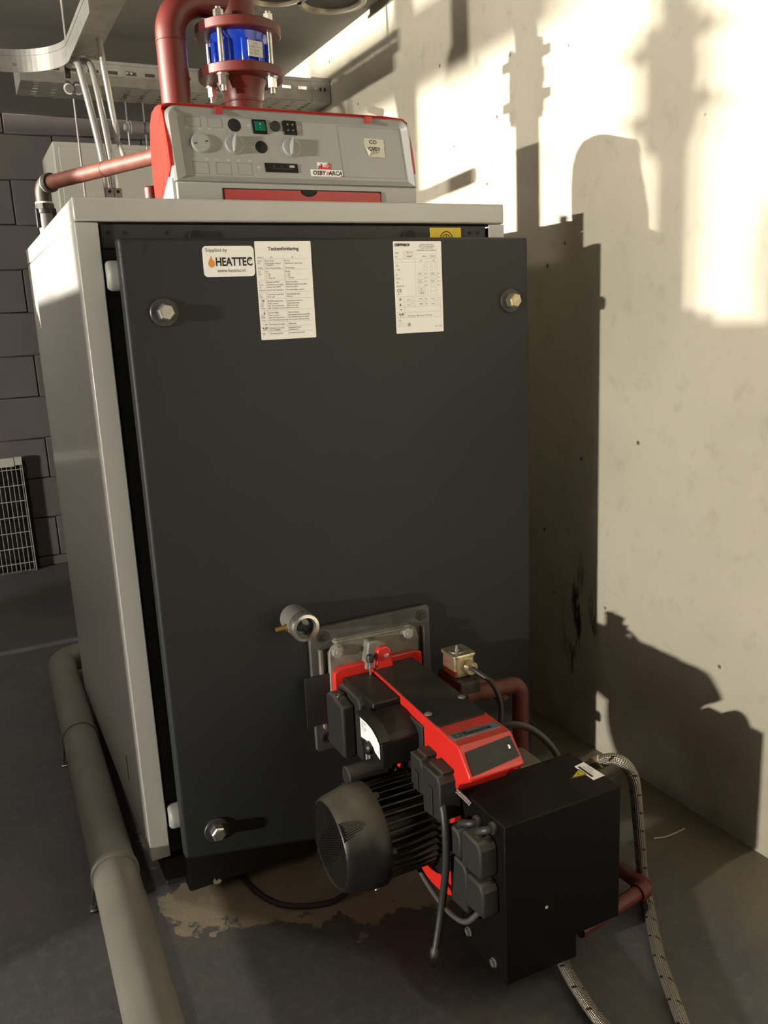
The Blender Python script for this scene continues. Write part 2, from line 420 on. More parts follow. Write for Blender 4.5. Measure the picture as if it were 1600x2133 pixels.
# ------------------------------------------------------------------ boiler
W, D, ZT, CH, ZBOT = 0.95, 1.0604, 1.4634, 0.0431, 0.085
YD = -0.06; DXL, DXR, DZB, DZT = 0.0632, 0.9738, 0.0215, 1.3853
boiler = thing('boiler', (W / 2, D / 2, 0), 'tall grey boiler with charcoal door standing beside the concrete wall', 'boiler')
def P(mb, name, m, parent, **k): return mb.build(name, m, parent, **k)
P(MB().box(0, W, 0, D, ZT - CH, ZT), 'cover', 'casing_grey', boiler, bevel=0.004, seg=3)
P(MB().prism([(0, 0), (0.042, 0), (0.042, 0.004), (0.004, 0.004), (0.004, D), (0, D)], 'z', ZBOT, ZT - CH - 0.0015), 'side_panel', 'casing_grey', boiler, bevel=0.0025, seg=3)
P(MB().prism([(W - 0.042, 0), (W, 0), (W, D), (W - 0.004, D), (W - 0.004, 0.004), (W - 0.042, 0.004)], 'z', ZBOT, ZT - CH - 0.0015), 'side_panel', 'casing_grey', boiler, bevel=0.0025, seg=3)
P(MB().box(0.004, W - 0.004, D - 0.004, D - 0.001, ZBOT, ZT - CH - 0.002), 'back_panel', 'casing_grey', boiler)
P(MB().box(0.06, W - 0.06, 0.05, D - 0.05, ZBOT - 0.02, ZT - CH - 0.002), 'boiler_body', 'frame_dark', boiler)
fr = MB().box(0.046, W - 0.046, 0.008, 0.05, 1.372, ZT - CH - 0.004)
fr.box(0.046, 0.075, 0.012, 0.05, ZBOT, 1.372).box(W - 0.075, W - 0.046, 0.012, 0.05, ZBOT, 1.372)
frame = P(fr, 'front_frame', 'frame_dark', boiler, bevel=0.0015)
for x in (0.060, 0.090, 0.170, 0.86, 0.882):
    P(MB().cyl((x, 0.0085, 1.401), (x, 0.0075, 1.401), 0.0045, 14), 'hole', 'black_gap', frame)
for x in (0.225, 0.70):
    P(MB().cyl((x, 0.0085, 1.391), (x, -0.004, 1.391), 0.014, 18), 'bolt_head', 'black_gap', frame)
ys = MB().use(0).box(0.756, 0.836, 0.0055, 0.0075, 1.375, 1.412)
ys.use(1)
cxx, czz = 0.797, 1.388
for r0, r1 in ((0.0165, 0.0145), (0.0105, 0.0088)):
    for i in range(20):
        a0, a1 = PI * i / 20, PI * (i + 1) / 20
        ys.poly([(cxx + r * math.cos(a), 0.0052, czz + r * math.sin(a)) for r, a in ((r0, a0), (r1, a0), (r1, a1), (r0, a1))][::-1])
ys.box(cxx - 0.001, cxx + 0.001, 0.0050, 0.0054, czz, czz + 0.008)
P(ys, 'warning_sticker', ['ink_yellow', 'ink'], frame, smooth=0)['label'] = 'yellow warning sticker above the door'
for x0, x1 in ((0.03, 0.11), (W - 0.11, W - 0.03)):
    P(MB().box(x0, x1, 0.02, D - 0.02, 0.0, ZBOT - 0.018), 'base_rail', 'frame_dark', boiler, bevel=0.003)
# small slot pressed in the left side panel
P(MB().box(-0.0006, 0.001, 0.208, 0.216, 0.176, 0.240), 'slot', 'black_gap', boiler)
for y, z in ((0.235, 0.268), (0.212, 0.2465), (0.212, 0.171), (0.18, 0.166)):
    P(MB().cyl((-0.001, y, z), (0.001, y, z), 0.0035, 10), 'rivet', 'zinc', boiler)
# door
door = P(MB().box(DXL, DXR, YD, YD + 0.036, DZB, DZT), 'door', 'door_charcoal', boiler, bevel=0.007, seg=3)
# pressed boss low on the door, paint chip
P(MB().lathe((0.141, YD + 0.002, 0.061), (0, -1, 0), [(0, 0.011), (0.003, 0.0095), (0.0036, 0.006)], 20, capa=False), 'boss', 'door_charcoal', door)
P(MB().box(0.1095, 0.1112, YD - 0.0006, YD + 0.0004, 1.357, 1.3755).box(0.1095, 0.117, YD - 0.0006, YD + 0.0004, 1.374, 1.3758), 'pen_mark', 'ink', door, smooth=0)
P(MB().prism([(0.118, 0.024), (0.128, 0.022), (0.135, 0.027), (0.129, 0.034), (0.124, 0.030), (0.119, 0.038), (0.115, 0.031)], 'y', YD + 0.001, YD - 0.0012), 'paint_blob', 'tape', door, smooth=0)
def hexbolt(parent, p, r, h, m='zinc', wr=None, wm='washer_dark', wh=0.004, axis=(0, -1, 0)):
    p = Vector(p); d = Vector(axis).normalized()
    if wr: P(MB().lathe(p, d, [(0, wr), (wh * 0.7, wr), (wh, wr * 0.93), (wh, wr * 0.3)], 28, capa=False), 'washer', wm, parent)
    z0 = wh if wr else 0.0
    mb = MB().cyl(p + d * z0, p + d * (z0 + h * 0.85), r, 6, rot=0.4).cyl(p + d * (z0 + h * 0.85), p + d * (z0 + h), r * 0.99, 6, r2=r * 0.84, rot=0.4)
    P(mb, 'bolt', m, parent, smooth=20)
for x, z, m in ((0.134, 1.250, 'zinc'), (0.922, 1.246, 'yellow_zinc'), (0.134, 0.154, 'zinc'), (0.922, 0.154, 'zinc')):
    P(MB().lathe((x, YD + 0.002, z), (0, -1, 0), [(0, 0.027), (0.006, 0.027), (0.0075, 0.0255), (0.0075, 0.012)], 32, capa=False), 'washer', 'washer_dark', door)
    p = Vector((x, YD - 0.005, z)); mb = MB().cyl(p, p + Vector((0, -0.018, 0)), 0.0165, 6, rot=0.3).cyl(p + Vector((0, -0.018, 0)), p + Vector((0, -0.021, 0)), 0.0165, 6, r2=0.0138, rot=0.3)
    mb.cyl(p + Vector((0, -0.0195, 0)), p + Vector((0, -0.0222, 0)), 0.0105, 20)
    P(mb, 'bolt', m, door, smooth=20)
for z in (1.322, 0.178):
    P(MB().lathe((0.046, 0.004, z), (1, 0, 0), [(0, 0.022), (0.003, 0.026), (0.008, 0.028), (0.03, 0.028)], 28), 'hinge_boss', 'hinge_grey', boiler)
# sight glass
SG = Vector((0.345, YD, 0.598))
sg = P(MB().lathe(SG, (0, -1, 0), [(-0.004, 0.030), (0.058, 0.030)], 36), 'sight_tube', 'pipe_grey', door)
P(MB().lathe(SG, (0, -1, 0), [(0.055, 0.0305), (0.074, 0.0315), (0.079, 0.029), (0.080, 0.0225), (0.074, 0.0205), (0.060, 0.020)], 36, capb=False), 'sight_ring', 'zinc', door)
P(MB().lathe(SG, (0, -1, 0), [(0.052, 0.0205), (0.062, 0.0203), (0.0645, 0.012)], 30), 'sight_lens', 'sight_glass_green', door)
P(MB().lathe(SG + Vector((-0.026, -0.040, -0.004)), (-1, 0, -0.02), [(0, 0.0075), (0.007, 0.0075), (0.007, 0.0055), (0.026, 0.0055), (0.028, 0.0045)], 16), 'nipple', 'brass', door)
# stickers on the door
YS = YD - 0.0008; UX, VZ = (1, 0, 0), (0, 0, 1)
def sheet(x0, x1, z0, z1, r, lean=0.0):
    mb = MB().use(0).prism(rrect(x0, x1, z0, z1, r), 'y', YS + 0.001, YS)
    return mb
s1 = sheet(0.2175, 0.3195, 1.3125, 1.3695, 0.008)
O = (0.2175, YS - 0.0003, 1.3125)
s1.use(1).text('Supplied by', O, UX, VZ, 0.0094, u=0.0055, v=0.0465)
s1.use(2).text('HEATTEC', O, UX, VZ, 0.0215, u=0.0238, v=0.0205, squash=0.80, bold=0.0006)
s1.use(1).text('®', O, UX, VZ, 0.011, u=0.0885, v=0.0285)
s1.use(1).text('www.heattec.nl', O, UX, VZ, 0.0094, u=0.0262, v=0.0085, squash=0.95)
fl = [(0.0, 0.0225), (-0.0012, 0.0185), (-0.0042, 0.0135), (-0.0062, 0.0085), (-0.0062, 0.0050), (-0.0046, 0.0018), (-0.0015, 0.0003), (0.0015, 0.0003), (0.0046, 0.0018), (0.0064, 0.0050), (0.0062, 0.0090), (0.0040, 0.0135), (0.0022, 0.0150), (0.0010, 0.0185)]
s1.use(3).poly([(0.2175 + 0.0160 + a, YS - 0.0003, 1.3125 + 0.0175 + b) for a, b in fl][::-1])
P(s1, 'supplier_sticker', ['paper', 'ink_grey', 'ink', 'ink_orange'], door, smooth=0)['label'] = 'white supplier sticker with orange flame logo'
# legend sheet
LX0, LX1, LZ0, LZ1 = 0.3222, 0.4400, 1.1885, 1.3780
s2 = sheet(LX0, LX1, LZ0, LZ1, 0.002); O = (LX0, YS - 0.0003, LZ0); LW, LH = LX1 - LX0, LZ1 - LZ0
s2.use(1).text('Teckenförklaring', O, UX, VZ, 0.0094, 'CENTER', u=LW * 0.5, v=LH - 0.0175, bold=0.00025)
def hl(mb, y, u0, u1, t=0.00035): mb.rect(O, UX, VZ, u0, u1, y - t / 2, y + t / 2)
def vl(mb, x, v0, v1, t=0.00035): mb.rect(O, UX, VZ, x - t / 2, x + t / 2, v0, v1)
s2.use(2)
rows = [0.156, 0.1357, 0.1155, 0.0915, 0.080, 0.0575, 0.0345, 0.0255, 0.0155]
for y in rows: hl(s2, y, 0.003, LW - 0.008)
vl(s2, 0.0165, 0.006, 0.162); vl(s2, 0.0575, 0.006, 0.162)
s2.use(1); T = 0.0043
def row(y, a, b, c):
    for tx, u in ((a, 0.0028), (b, 0.0185), (c, 0.0595)):
        if tx: s2.text(tx, O, UX, VZ, T, u=u, v=y, squash=0.82)
row(0.1575, 'Symbol', '            EN', '                SE')
row(0.1510, 'Model', 'Boiler Model', 'Panntyp'); row(0.1462, 'S.N°', 'Serial Number, date of', 'Serienummer, pannummer'); row(0.1430, '', '  order/year', ''); row(0.1372, 'ANNO', 'Date of manufacturing', 'Tillverkningsår')
row(0.1305, 'Fuel', 'Fuel', 'Bränsle'); row(0.1262, 'Type', '1 - Gas', '1 - Gas'); row(0.1222, '', '2 - Oil', '2 - Olja'); row(0.1182, '', '3 - Heavy Oil', '3 - Tjockolja')
row(0.1102, 'Pn', 'Nominal OUTPUT', 'Nominell uteffekt'); row(0.1055, 'Pcond', 'Condensing nom. output', 'Nominell kondenserande effekt'); row(0.1008, 'Qn', 'Nominal heat INPUT', 'Nominell ineffekt'); row(0.0950, 'Adjusted', 'Adj. for nom. heat input', 'Nominell ineffekt, justerad')
row(0.0865, 'Dt', 'Conventional rated data', 'Konventionella data'); row(0.0820, 'PIN', 'P.I.N. code', 'PIN-kod')
row(0.0738, '', 'BOILER heating circuit', 'Data panna värmekrets'); row(0.0690, 'Cont', 'Water content', 'Panna vattenvolym'); row(0.0645, 'PMS', 'Max. Working Pressure', 'Panna max tryck'); row(0.0600, 'T max', 'Max. Working Temperature', 'Panna max temp')
row(0.0510, '', 'D.H.W. TANK', 'Tank varmvatten'); row(0.0462, 'Cont', 'Water content', 'Varmvattenberedare vattenvolym'); row(0.0417, 'PMW', 'Max. Working Pressure', 'Varmvattenberedare max tryck'); row(0.0370, 'T max', 'Max. Working Temperature', 'Varmvattenberedare max temp')
row(0.0285, '', 'Electrical power supply', 'Elanslutning'); row(0.0212, '', 'Destination Countries', 'Destination länder'); row(0.0172, '', '(ISO NUMBER)', '(landsnummer)'); row(0.0105, 'PED', '(Condensing boiler)', '(kondenserande panna)')
for i in range(3): s2.rect(O, UX, VZ, 0.0062, 0.0118, 0.0738 + i * 0.0016, 0.0748 + i * 0.0016)
s2.poly([Vector(O) + Vector((a, 0, b)) for a, b in ((0.0072, 0.0500), (0.0125, 0.0500), (0.0100, 0.0530), (0.0092, 0.0530))]); s2.rect(O, UX, VZ, 0.0088, 0.0104, 0.0530, 0.0548)
s2.poly([Vector(O) + Vector((a, 0, b)) for a, b in ((0.0085, 0.0298), (0.0112, 0.0285), (0.0140, 0.0298), (0.0112, 0.0312))]); s2.rect(O, UX, VZ, 0.0050, 0.0088, 0.0296, 0.0300)
def world_map(mb, u, v, k):
    for shp in (((0, 4.4), (1.0, 2.6), (1.6, 3.0), (2.9, 5.0), (1.8, 5.6), (0.6, 5.4)), ((1.5, 2.4), (2.0, 0.2), (2.6, 0.8), (2.9, 2.0)), ((4.1, 3.6), (4.6, 1.0), (5.2, 1.0), (6.0, 3.2), (5.6, 3.8)), ((4.0, 4.2), (6.2, 3.9), (7.6, 3.4), (8.8, 5.0), (7.2, 5.7), (4.8, 5.4)), ((7.8, 1.0), (9.0, 0.9), (8.8, 1.9), (8.0, 1.9))):
        mb.poly([Vector(O) + Vector((u + a * k, 0, v + b * k)) for a, b in shp])
world_map(s2, 0.0035, 0.0172, 0.0013)
P(s2, 'legend_sticker', ['paper', 'ink_grey', 'ink_pale'], door, smooth=0)['label'] = 'white Swedish legend sheet with a three column table'
# rating plate
RX0, RX1, RZ0, RZ1 = 0.6268, 0.7438, 1.1862, 1.3768
s3 = sheet(RX0, RX1, RZ0, RZ1, 0.002); O = (RX0, YS - 0.0003, RZ0); RW, RH = RX1 - RX0, RZ1 - RZ0
s3.use(3).text('OSBYPARCA', O, UX, VZ, 0.0075, u=0.0025, v=RH - 0.0098, squash=0.86, shear=0.25, bold=0.0004)
s3.use(1)
for i, t in enumerate(('ENERTECH OSBY PARCA', 'Box 93  283 22 Osby, Sweden', 'Phone +46 479 177 00', 'info@osbyparca.se  www.osbyparca.se')):
    s3.text(t, O, UX, VZ, 0.0037, 'CENTER', u=0.081, v=RH - 0.0082 - i * 0.0037, squash=0.85)
for t, u, v in (('Model', 0.003, 0.1655), ('S.N.', 0.003, 0.1578), ('Fuel', 0.004, 0.1395), ('Type', 0.007, 0.1315), ('Pn', 0.004, 0.1212), ('Pcond', 0.004, 0.1132), ('Qn', 0.004, 0.1052), ('Adjusted Qn', 0.004, 0.0975), ('PIN', 0.005, 0.0805), ('TRIO  150', 0.030, 0.1663), ('14060087', 0.030, 0.1583), ('ANNO', 0.068, 0.1583), ('2014.06', 0.089, 0.1583), ('Min', 0.063, 0.1490), ('Max', 0.094, 0.1490), ('PED', 0.006, 0.0250), ('Rev. 2  2014', 0.095, 0.0105),
                ('72.7', 0.061, 0.0893), ('0085BL', 0.060, 0.0818), ('DE Germany - 208, Sweden - 752 Sverige', 0.028, 0.0350), ('Cont', 0.028, 0.0685), ('Cont', 0.028, 0.0580), ('PMS', 0.058, 0.0695), ('bar', 0.074, 0.0695), ('T max', 0.086, 0.0695), ('PMW', 0.058, 0.0590), ('bar', 0.074, 0.0590), ('T max', 0.086, 0.0590), ('56.00', 0.058, 0.1222), ('92.00', 0.089, 0.1222), ('54.07', 0.058, 0.1062), ('92.00', 0.089, 0.1062)):
    s3.text(t, O, UX, VZ, 0.0042, u=u, v=v, squash=0.85)
for i in range(4):
    for u in (0.0735, 0.1052): s3.text('kW', O, UX, VZ, 0.0036, u=u, v=0.1222 - i * 0.0080, squash=0.85)
s3.use(3).text('CE', O, UX, VZ, 0.0095, u=0.0045, v=0.0862)
s3.use(2)
def frm(u0, u1, v0, v1, t=0.0003):
    s3.rect(O, UX, VZ, u0, u1, v0, v0 + t); s3.rect(O, UX, VZ, u0, u1, v1 - t, v1); s3.rect(O, UX, VZ, u0, u0 + t, v0, v1); s3.rect(O, UX, VZ, u1 - t, u1, v0, v1)
frm(0.0235, 0.1045, 0.1648, 0.1705); frm(0.0235, 0.0505, 0.1565, 0.1622); frm(0.0845, 0.1045, 0.1565, 0.1622)
for y in (0.1545, 0.1475): hl(s3, y, 0.003, 0.1085)
vl(s3, 0.0195, 0.1475, 0.1545); vl(s3, 0.0505, 0.080, 0.1545); vl(s3, 0.0800, 0.080, 0.1545)
for u in (0.0695, 0.0870, 0.1000):
    for v in (0.1385, 0.1305): frm(u, u + 0.006, v, v + 0.0062)
for i in range(4):
    for u0, u1 in ((0.0565, 0.0725), (0.0870, 0.1045)): frm(u0, u1, 0.1208 - i * 0.0080, 0.1268 - i * 0.0080)
for v in (0.0880, 0.0800):
    for u0, u1 in ((0.0565, 0.0745), (0.0870, 0.1045)): frm(u0, u1, v, v + 0.0062)
for y in (0.0765, 0.0660, 0.0555, 0.0440, 0.0325): hl(s3, y, 0.004, 0.1105)
vl(s3, 0.0215, 0.0325, 0.0765); vl(s3, 0.1105, 0.0325, 0.0765)
for v in (0.0675, 0.0570): frm(0.0375, 0.0465, v, v + 0.006); frm(0.066, 0.0735, v, v + 0.006); frm(0.0965, 0.106, v, v + 0.006)
s3.use(3)
for i in range(3): s3.rect(O, UX, VZ, 0.0092, 0.0142, 0.0690 + i * 0.0016, 0.0700 + i * 0.0016)
s3.poly([Vector(O) + Vector((a, 0, b)) for a, b in ((0.0090, 0.0582), (0.0145, 0.0582), (0.0120, 0.0612), (0.0110, 0.0612))]); s3.rect(O, UX, VZ, 0.0106, 0.0120, 0.0612, 0.0630)
s3.poly([Vector(O) + Vector((a, 0, b)) for a, b in ((0.0105, 0.0497), (0.0130, 0.0484), (0.0155, 0.0497), (0.0130, 0.0511))]); s3.rect(O, UX, VZ, 0.0080, 0.0108, 0.0495, 0.0499)
world_map(s3, 0.0078, 0.0345, 0.0013)
for r0, r1, n in ((0.0040, 0.0033, 18),):
    for i in range(n):
        a0, a1 = 2 * PI * i / n, 2 * PI * (i + 1) / n
        s3.poly([Vector(O) + Vector((0.031 + r * math.cos(a), 0, 0.0178 + r * math.sin(a))) for r, a in ((r0, a0), (r1, a0), (r1, a1), (r0, a1))])
s3.poly([Vector(O) + Vector((0.031 + 0.0018 * math.cos(a * PI / 4), 0, 0.0178 + 0.0018 * math.sin(a * PI / 4))) for a in range(8)])
s3.use(2); frm(0.005, 0.0105, 0.014, 0.0215); frm(0.0125, 0.020, 0.014, 0.0215); s3.text('i', O, UX, VZ, 0.006, u=0.0068, v=0.0155)
P(s3, 'rating_sticker', ['paper', 'ink_grey', 'ink_pale', 'ink'], door, smooth=0)['label'] = 'white rating plate with boxed figures and CE mark'

# ------------------------------------------------------------------ control panel on the boiler
CPX0, CPX1 = 0.2, 0.74
cp = thing('control_panel', ((CPX0 + CPX1) / 2, 0.10, ZT), 'grey boiler control panel with red hood and dials, on top of the boiler', 'control panel')
def yf(z):                     # the leaning front face
    return 0.040 + (z - 1.508) / (1.630 - 1.508) * 0.030
def loft(loops, name, m, parent, cap0=True, cap1=True, smooth=40, bevel=0.0):
    mb = MB(); n = len(loops[0]); 
    for lp in loops: mb.v += [tuple(p) for p in lp]
    for k_ in range(len(loops) - 1):
        for i in range(n): j = (i + 1) % n; mb.face((k_ * n + i, k_ * n + j, (k_ + 1) * n + j, (k_ + 1) * n + i))
    if cap0: mb.face(list(range(n))[::-1])
    if cap1: mb.face([(len(loops) - 1) * n + i for i in range(n)])
    return mb.build(name, m, parent, smooth=smooth, bevel=bevel)
def outline(x0, x1, z0, z1, r, yfn, n=6):
    o = [(x0, z0), (x1, z0)]
    for k_ in range(n + 1): a = math.radians(90 * k_ / n); o.append((x1 - r + r * math.cos(a), z1 - r + r * math.sin(a)))
    for k_ in range(n + 1): a = math.radians(90 + 90 * k_ / n); o.append((x0 + r + r * math.cos(a), z1 - r + r * math.sin(a)))
    return [(x, yfn(z), z) for x, z in o]
def ybez(z): return 0.028 + max(0, z - 1.505) * 0.22
outer_front = outline(CPX0, CPX1, 1.4995, 1.645, 0.022, lambda z: ybez(z) + 0.004)
body = loft([outline(CPX0, CPX1, 1.498, 1.645, 0.022, lambda z: 0.105), outer_front,
             outline(CPX0 + 0.006, CPX1 - 0.006, 1.5015, 1.641, 0.019, lambda z: ybez(z)),
             outline(CPX0 + 0.028, CPX1 - 0.016, 1.5135, 1.6285, 0.004, lambda z: yf(z) + 0.001)], 'front_bezel', 'panel_grey', cp, cap1=False)
P(MB().box(CPX0 + 0.003, CPX1 - 0.003, 0.0285, 0.19, ZT, 1.4995), 'plinth', 'panel_grey', cp, bevel=0.003)
P(MB().poly([(CPX0 + 0.026, yf(1.512), 1.512), (CPX1 - 0.014, yf(1.512), 1.512), (CPX1 - 0.014, yf(1.63), 1.63), (CPX0 + 0.026, yf(1.63), 1.63)]), 'face_plate', 'panel_grey', cp)
# hood: side profile (y,z) drawn as a rounded red shell
prof = [(0.192, ZT), (0.196, 1.50), (0.197, 1.56), (0.192, 1.605), (0.178, 1.637), (0.155, 1.655), (0.12, 1.660), (0.090, 1.657), (0.064, 1.6505), (0.098, 1.63), (0.098, 1.545), (0.10, 1.515), (0.16, ZT)]
hood = MB()
nX = [(CPX0 - 0.0015, 0.985), (CPX0 - 0.004, 0.97), (CPX0 + 0.002, 1.0), (CPX1 - 0.002, 1.0), (CPX1 + 0.002, 0.97)]
loops = []
for x, sc in ((CPX0 - 0.004, 0.93), (CPX0 - 0.003, 0.965), (CPX0 + 0.012, 0.99), (CPX0 + 0.05, 1.0), (CPX1 - 0.05, 1.0), (CPX1 - 0.012, 0.985), (CPX1 + 0.001, 0.94)):
    loops.append([(x, 0.12 + (y - 0.12) * (0.97 if sc < 0.95 else 1.0), ZT + (z - ZT) * sc) for y, z in prof])
loft(loops, 'hood', 'panel_red', cp, smooth=50)
for xa, xb in ((CPX0 - 0.0035, CPX0 + 0.004), (CPX1 - 0.004, CPX1 + 0.001)):
    P(MB().prism([(0.062, 1.512), (0.158, ZT), (0.190, ZT), (0.193, 1.50), (0.194, 1.56), (0.189, 1.603), (0.175, 1.632), (0.152, 1.649), (0.12, 1.652), (0.09, 1.649), (0.068, 1.638), (0.060, 1.625), (0.042, 1.565), (0.036, 1.530)], 'x', xa, xb), 'hood_cheek', 'panel_red', cp, smooth=25)
P(MB().prism([(0.034, ZT), (0.16, ZT), (0.062, 1.512), (0.036, 1.506)], 'x', CPX0 - 0.003, CPX0 + 0.01), 'corner_trim', 'hinge_white', cp)
# red flap under the face with a finger notch
P(MB().box(0.294, 0.648, 0.0262, 0.03, ZT + 0.0005, 1.4885), 'flap_recess', 'black_gap', cp)
fx = [(0.2975, 1.4642), (0.6450, 1.4642), (0.6450, 1.4830), (0.6405, 1.4855), (0.4975, 1.4862)]
fx += [(0.4785 + 0.019 * math.cos(math.radians(a)), 1.4862 + 0.012 * math.sin(math.radians(a))) for a in range(-10, -171, -16)]
fx += [(0.4600, 1.4862), (0.2975, 1.4862)]
P(MB().prism(fx, 'y', 0.0285, 0.0245), 'flap', 'flap_red', cp, smooth=20)
for x in (0.309, 0.640):
    P(MB().prism([(x - 0.008, 1.6325), (x + 0.006, 1.6325), (x + 0.008, 1.6452), (x - 0.008, 1.6455)], 'y', 0.06, 0.0535), 'red_clip', 'flap_red', cp)
def FP(x, z, d=0.0): return Vector((x, yf(z) - d, z))
FN = Vector((0, -1, 0.245)).normalized(); FV = Vector((0, 0.245, 1)).normalized()
def disc(name, x, z, r, m, h=0.002, parent=cp, prof=None): return P(MB().lathe(FP(x, z), FN, prof or [(-0.001, r), (h * 0.7, r), (h, r * 0.94)], 28), name, m, parent)
disc('round_hole', 0.3415, 1.6155, 0.0135, 'black_gap', 0.0008); disc('round_hole', 0.3925, 1.5740, 0.0128, 'black_gap', 0.0008)
disc('fuse_cap', 0.4295, 1.6175, 0.0105, 'rubber', 0.005)
for x, z in ((0.2655, 1.5755), (0.3338, 1.5758), (0.4570, 1.5750)):
    kb = disc('knob', x, z, 0.0198, 'panel_grey', prof=[(-0.001, 0.0208), (0.0012, 0.0208), (0.0014, 0.0192), (0.006, 0.0188), (0.007, 0.0178)])
    c = FP(x, z) + FN * 0.009
    if x > 0.3:
        a = math.radians(12); gx = Vector((math.sin(a), 0, 0)) + FV * math.cos(a); gy = Vector((math.cos(a), 0, 0)) - FV * math.sin(a)
        pr = []
        for t, wd in ((-1, 0.0008), (-0.6, 0.0042), (0, 0.0058), (0.6, 0.0042), (1, 0.0008)): pr.append((t * 0.0185, wd))
        mb = MB(); lo = [c - FN * 0.004 + gx * t + gy * wd for t, wd in pr] + [c - FN * 0.004 + gx * t - gy * wd for t, wd in pr[::-1]]
        hi = [c + FN * 0.007 + gx * t * 0.97 + gy * 0.0009 for t, wd in pr] + [c + FN * 0.007 + gx * t * 0.97 - gy * 0.0009 for t, wd in pr[::-1]]
        n_ = len(lo); mb.v += [tuple(p) for p in lo + hi]
        for i in range(n_): j = (i + 1) % n_; mb.face((i, j, n_ + j, n_ + i))
        mb.face(range(n_, 2 * n_)); P(mb, 'grip', 'panel_grey', kb, smooth=40)
    else:
        mb = MB()
        for sx in (-1, 1): mb.obox(FP(x + sx * 0.0115, z + sx * 0.0025) + FN * 0.0071, (1, 0, 0.15), FN, FV, 0.0032, 0.0003, 0.0010)
        P(mb, 'slot', 'ink', kb, smooth=0)
    # scale arc printed beside the dial
    mb = MB(); 
    for i in range(12):
        a0, a1 = math.radians(68 - 60 * i / 12), math.radians(68 - 60 * (i + 1) / 12)
        q = []
        for r, a in ((0.0215, a0), (0.0215 + 0.0016 * math.sin(PI * i / 12), a0), (0.0215 + 0.0016 * math.sin(PI * (i + 1) / 12), a1), (0.0215, a1)): q.append(FP(x, z) + FN * 0.0006 + Vector((1, 0, 0)) * r * math.cos(a) + FV * r * math.sin(a))
        mb.poly(q)
    P(mb, 'scale_arc', 'print_white', cp, smooth=0)
def fbox(name, x0, x1, z0, z1, h, m, parent=cp, base=0.0):
    c = (FP((x0 + x1) / 2, (z0 + z1) / 2)) + FN * (base + h / 2)
    return P(MB().obox(c, (1, 0, 0), FN, FV, (x1 - x0) / 2, h / 2, (z1 - z0) / 2), name, m, parent, bevel=min(0.0008, h * 0.3))
sw = fbox('switch_frame', 0.3795, 0.4100, 1.5998, 1.6290, 0.003, 'plastic_black')
g_ = P(MB().obox(FP(0.3948, 1.6143) + FN * 0.0042, (1, 0, 0), (FN + FV * 0.12).normalized(), (FV - FN * 0.12).normalized(), 0.0108, 0.002, 0.0100), 'rocker', 'switch_green', sw, bevel=0.0008)
mb = MB(); q = FP(0.3948, 1.6143) + FN * 0.0068
mb.text('o', q, (1, 0, 0), FV, 0.008, 'CENTER', v=0.002); mb.text('I', q, (1, 0, 0), FV, 0.007, 'CENTER', v=-0.0065)
P(mb, 'rocker_mark', 'print_white', sw, smooth=0)
so = fbox('socket_block', 0.4470, 0.4755, 1.6010, 1.6300, 0.004, 'plastic_black')
for a in (-1, 1):
    for b in (-1, 1): P(MB().cyl(FP(0.4612 + a * 0.0055, 1.6155 + b * 0.0058) + FN * 0.004, FP(0.4612 + a * 0.0055, 1.6155 + b * 0.0058) + FN * 0.0046, 0.0021, 12), 'pin', 'zinc', so)
mt = fbox('thermometer', 0.3935, 0.4655, 1.5235, 1.5425, 0.002, 'plastic_black')
mb = MB(); q = FP(0.4295, 1.533) + FN * 0.0024
for i in range(-13, 14): mb.rect(q, (1, 0, 0), FV, i * 0.0016 - 0.0002, i * 0.0016 + 0.0002, -0.004, -0.001 if i % 5 else 0.001)
for i, t in ((-10, '30'), (0, '60'), (10, '90')): mb.text(t, q, (1, 0, 0), FV, 0.005, 'CENTER', u=i * 0.0016, v=0.0012)
P(mb, 'thermometer_scale', 'ink_grey', mt, smooth=0)
P(MB().obox(FP(0.4525, 1.536) + FN * 0.0022, (1, 0, 0), FN, FV, 0.0055, 0.0003, 0.0022), 'thermometer_pointer', 'ink_pale', mt, smooth=0)
# printed symbols and blank cut-out outlines
pw = MB(); q0 = FP(0.0, 1.57) + FN * 0.0005
def FT(t, x, z, s, al='CENTER'): pw.text(t, FP(x, z) + FN * 0.0005, (1, 0, 0), FV, s, al)
for x, z, t in ((0.2430, 1.6040, '30'), (0.2700, 1.6030, '80'), (0.2880, 1.6030, '40'), (0.3135, 1.6030, '110'), (0.2480, 1.5430, '10'), (0.2735, 1.5430, '90'), (0.2935, 1.5430, '20'), (0.3190, 1.5425, '80'), (0.3390, 1.5425, '30'), (0.3625, 1.5425, '90')): FT(t, x, z, 0.0075)
for x, z in ((0.2915, 1.5745), (0.3620, 1.5745), (0.3625, 1.6140)):
    pw.rect(FP(x, z) + FN * 0.0005, (1, 0, 0), FV, -0.006, 0.003, 0, 0.0006); FT('°C', x + 0.0075, z - 0.001, 0.007)
for x, z in ((0.3735, 1.6165), (0.4165, 1.6165), (0.4425, 1.6165), (0.4820, 1.6180), (0.3745, 1.5720), (0.4345, 1.5730), (0.3800, 1.5325)):
    q = FP(x, z) + FN * 0.0005
    pw.rect(q, (1, 0, 0), FV, -0.0035, 0.0035, 0.002, 0.0030); pw.rect(q, (1, 0, 0), FV, -0.0035, 0.0035, -0.0012, 0.0); pw.rect(q, (1, 0, 0), FV, -0.0035, -0.0026, -0.0012, 0.003); pw.rect(q, (1, 0, 0), FV, 0.0026, 0.0035, -0.0012, 0.003); pw.rect(q, (1, 0, 0), FV, -0.001, 0.001, -0.006, -0.004)
P(pw, 'white_print', 'print_white', cp, smooth=0)['kind'] = 'stuff'
ol = MB()
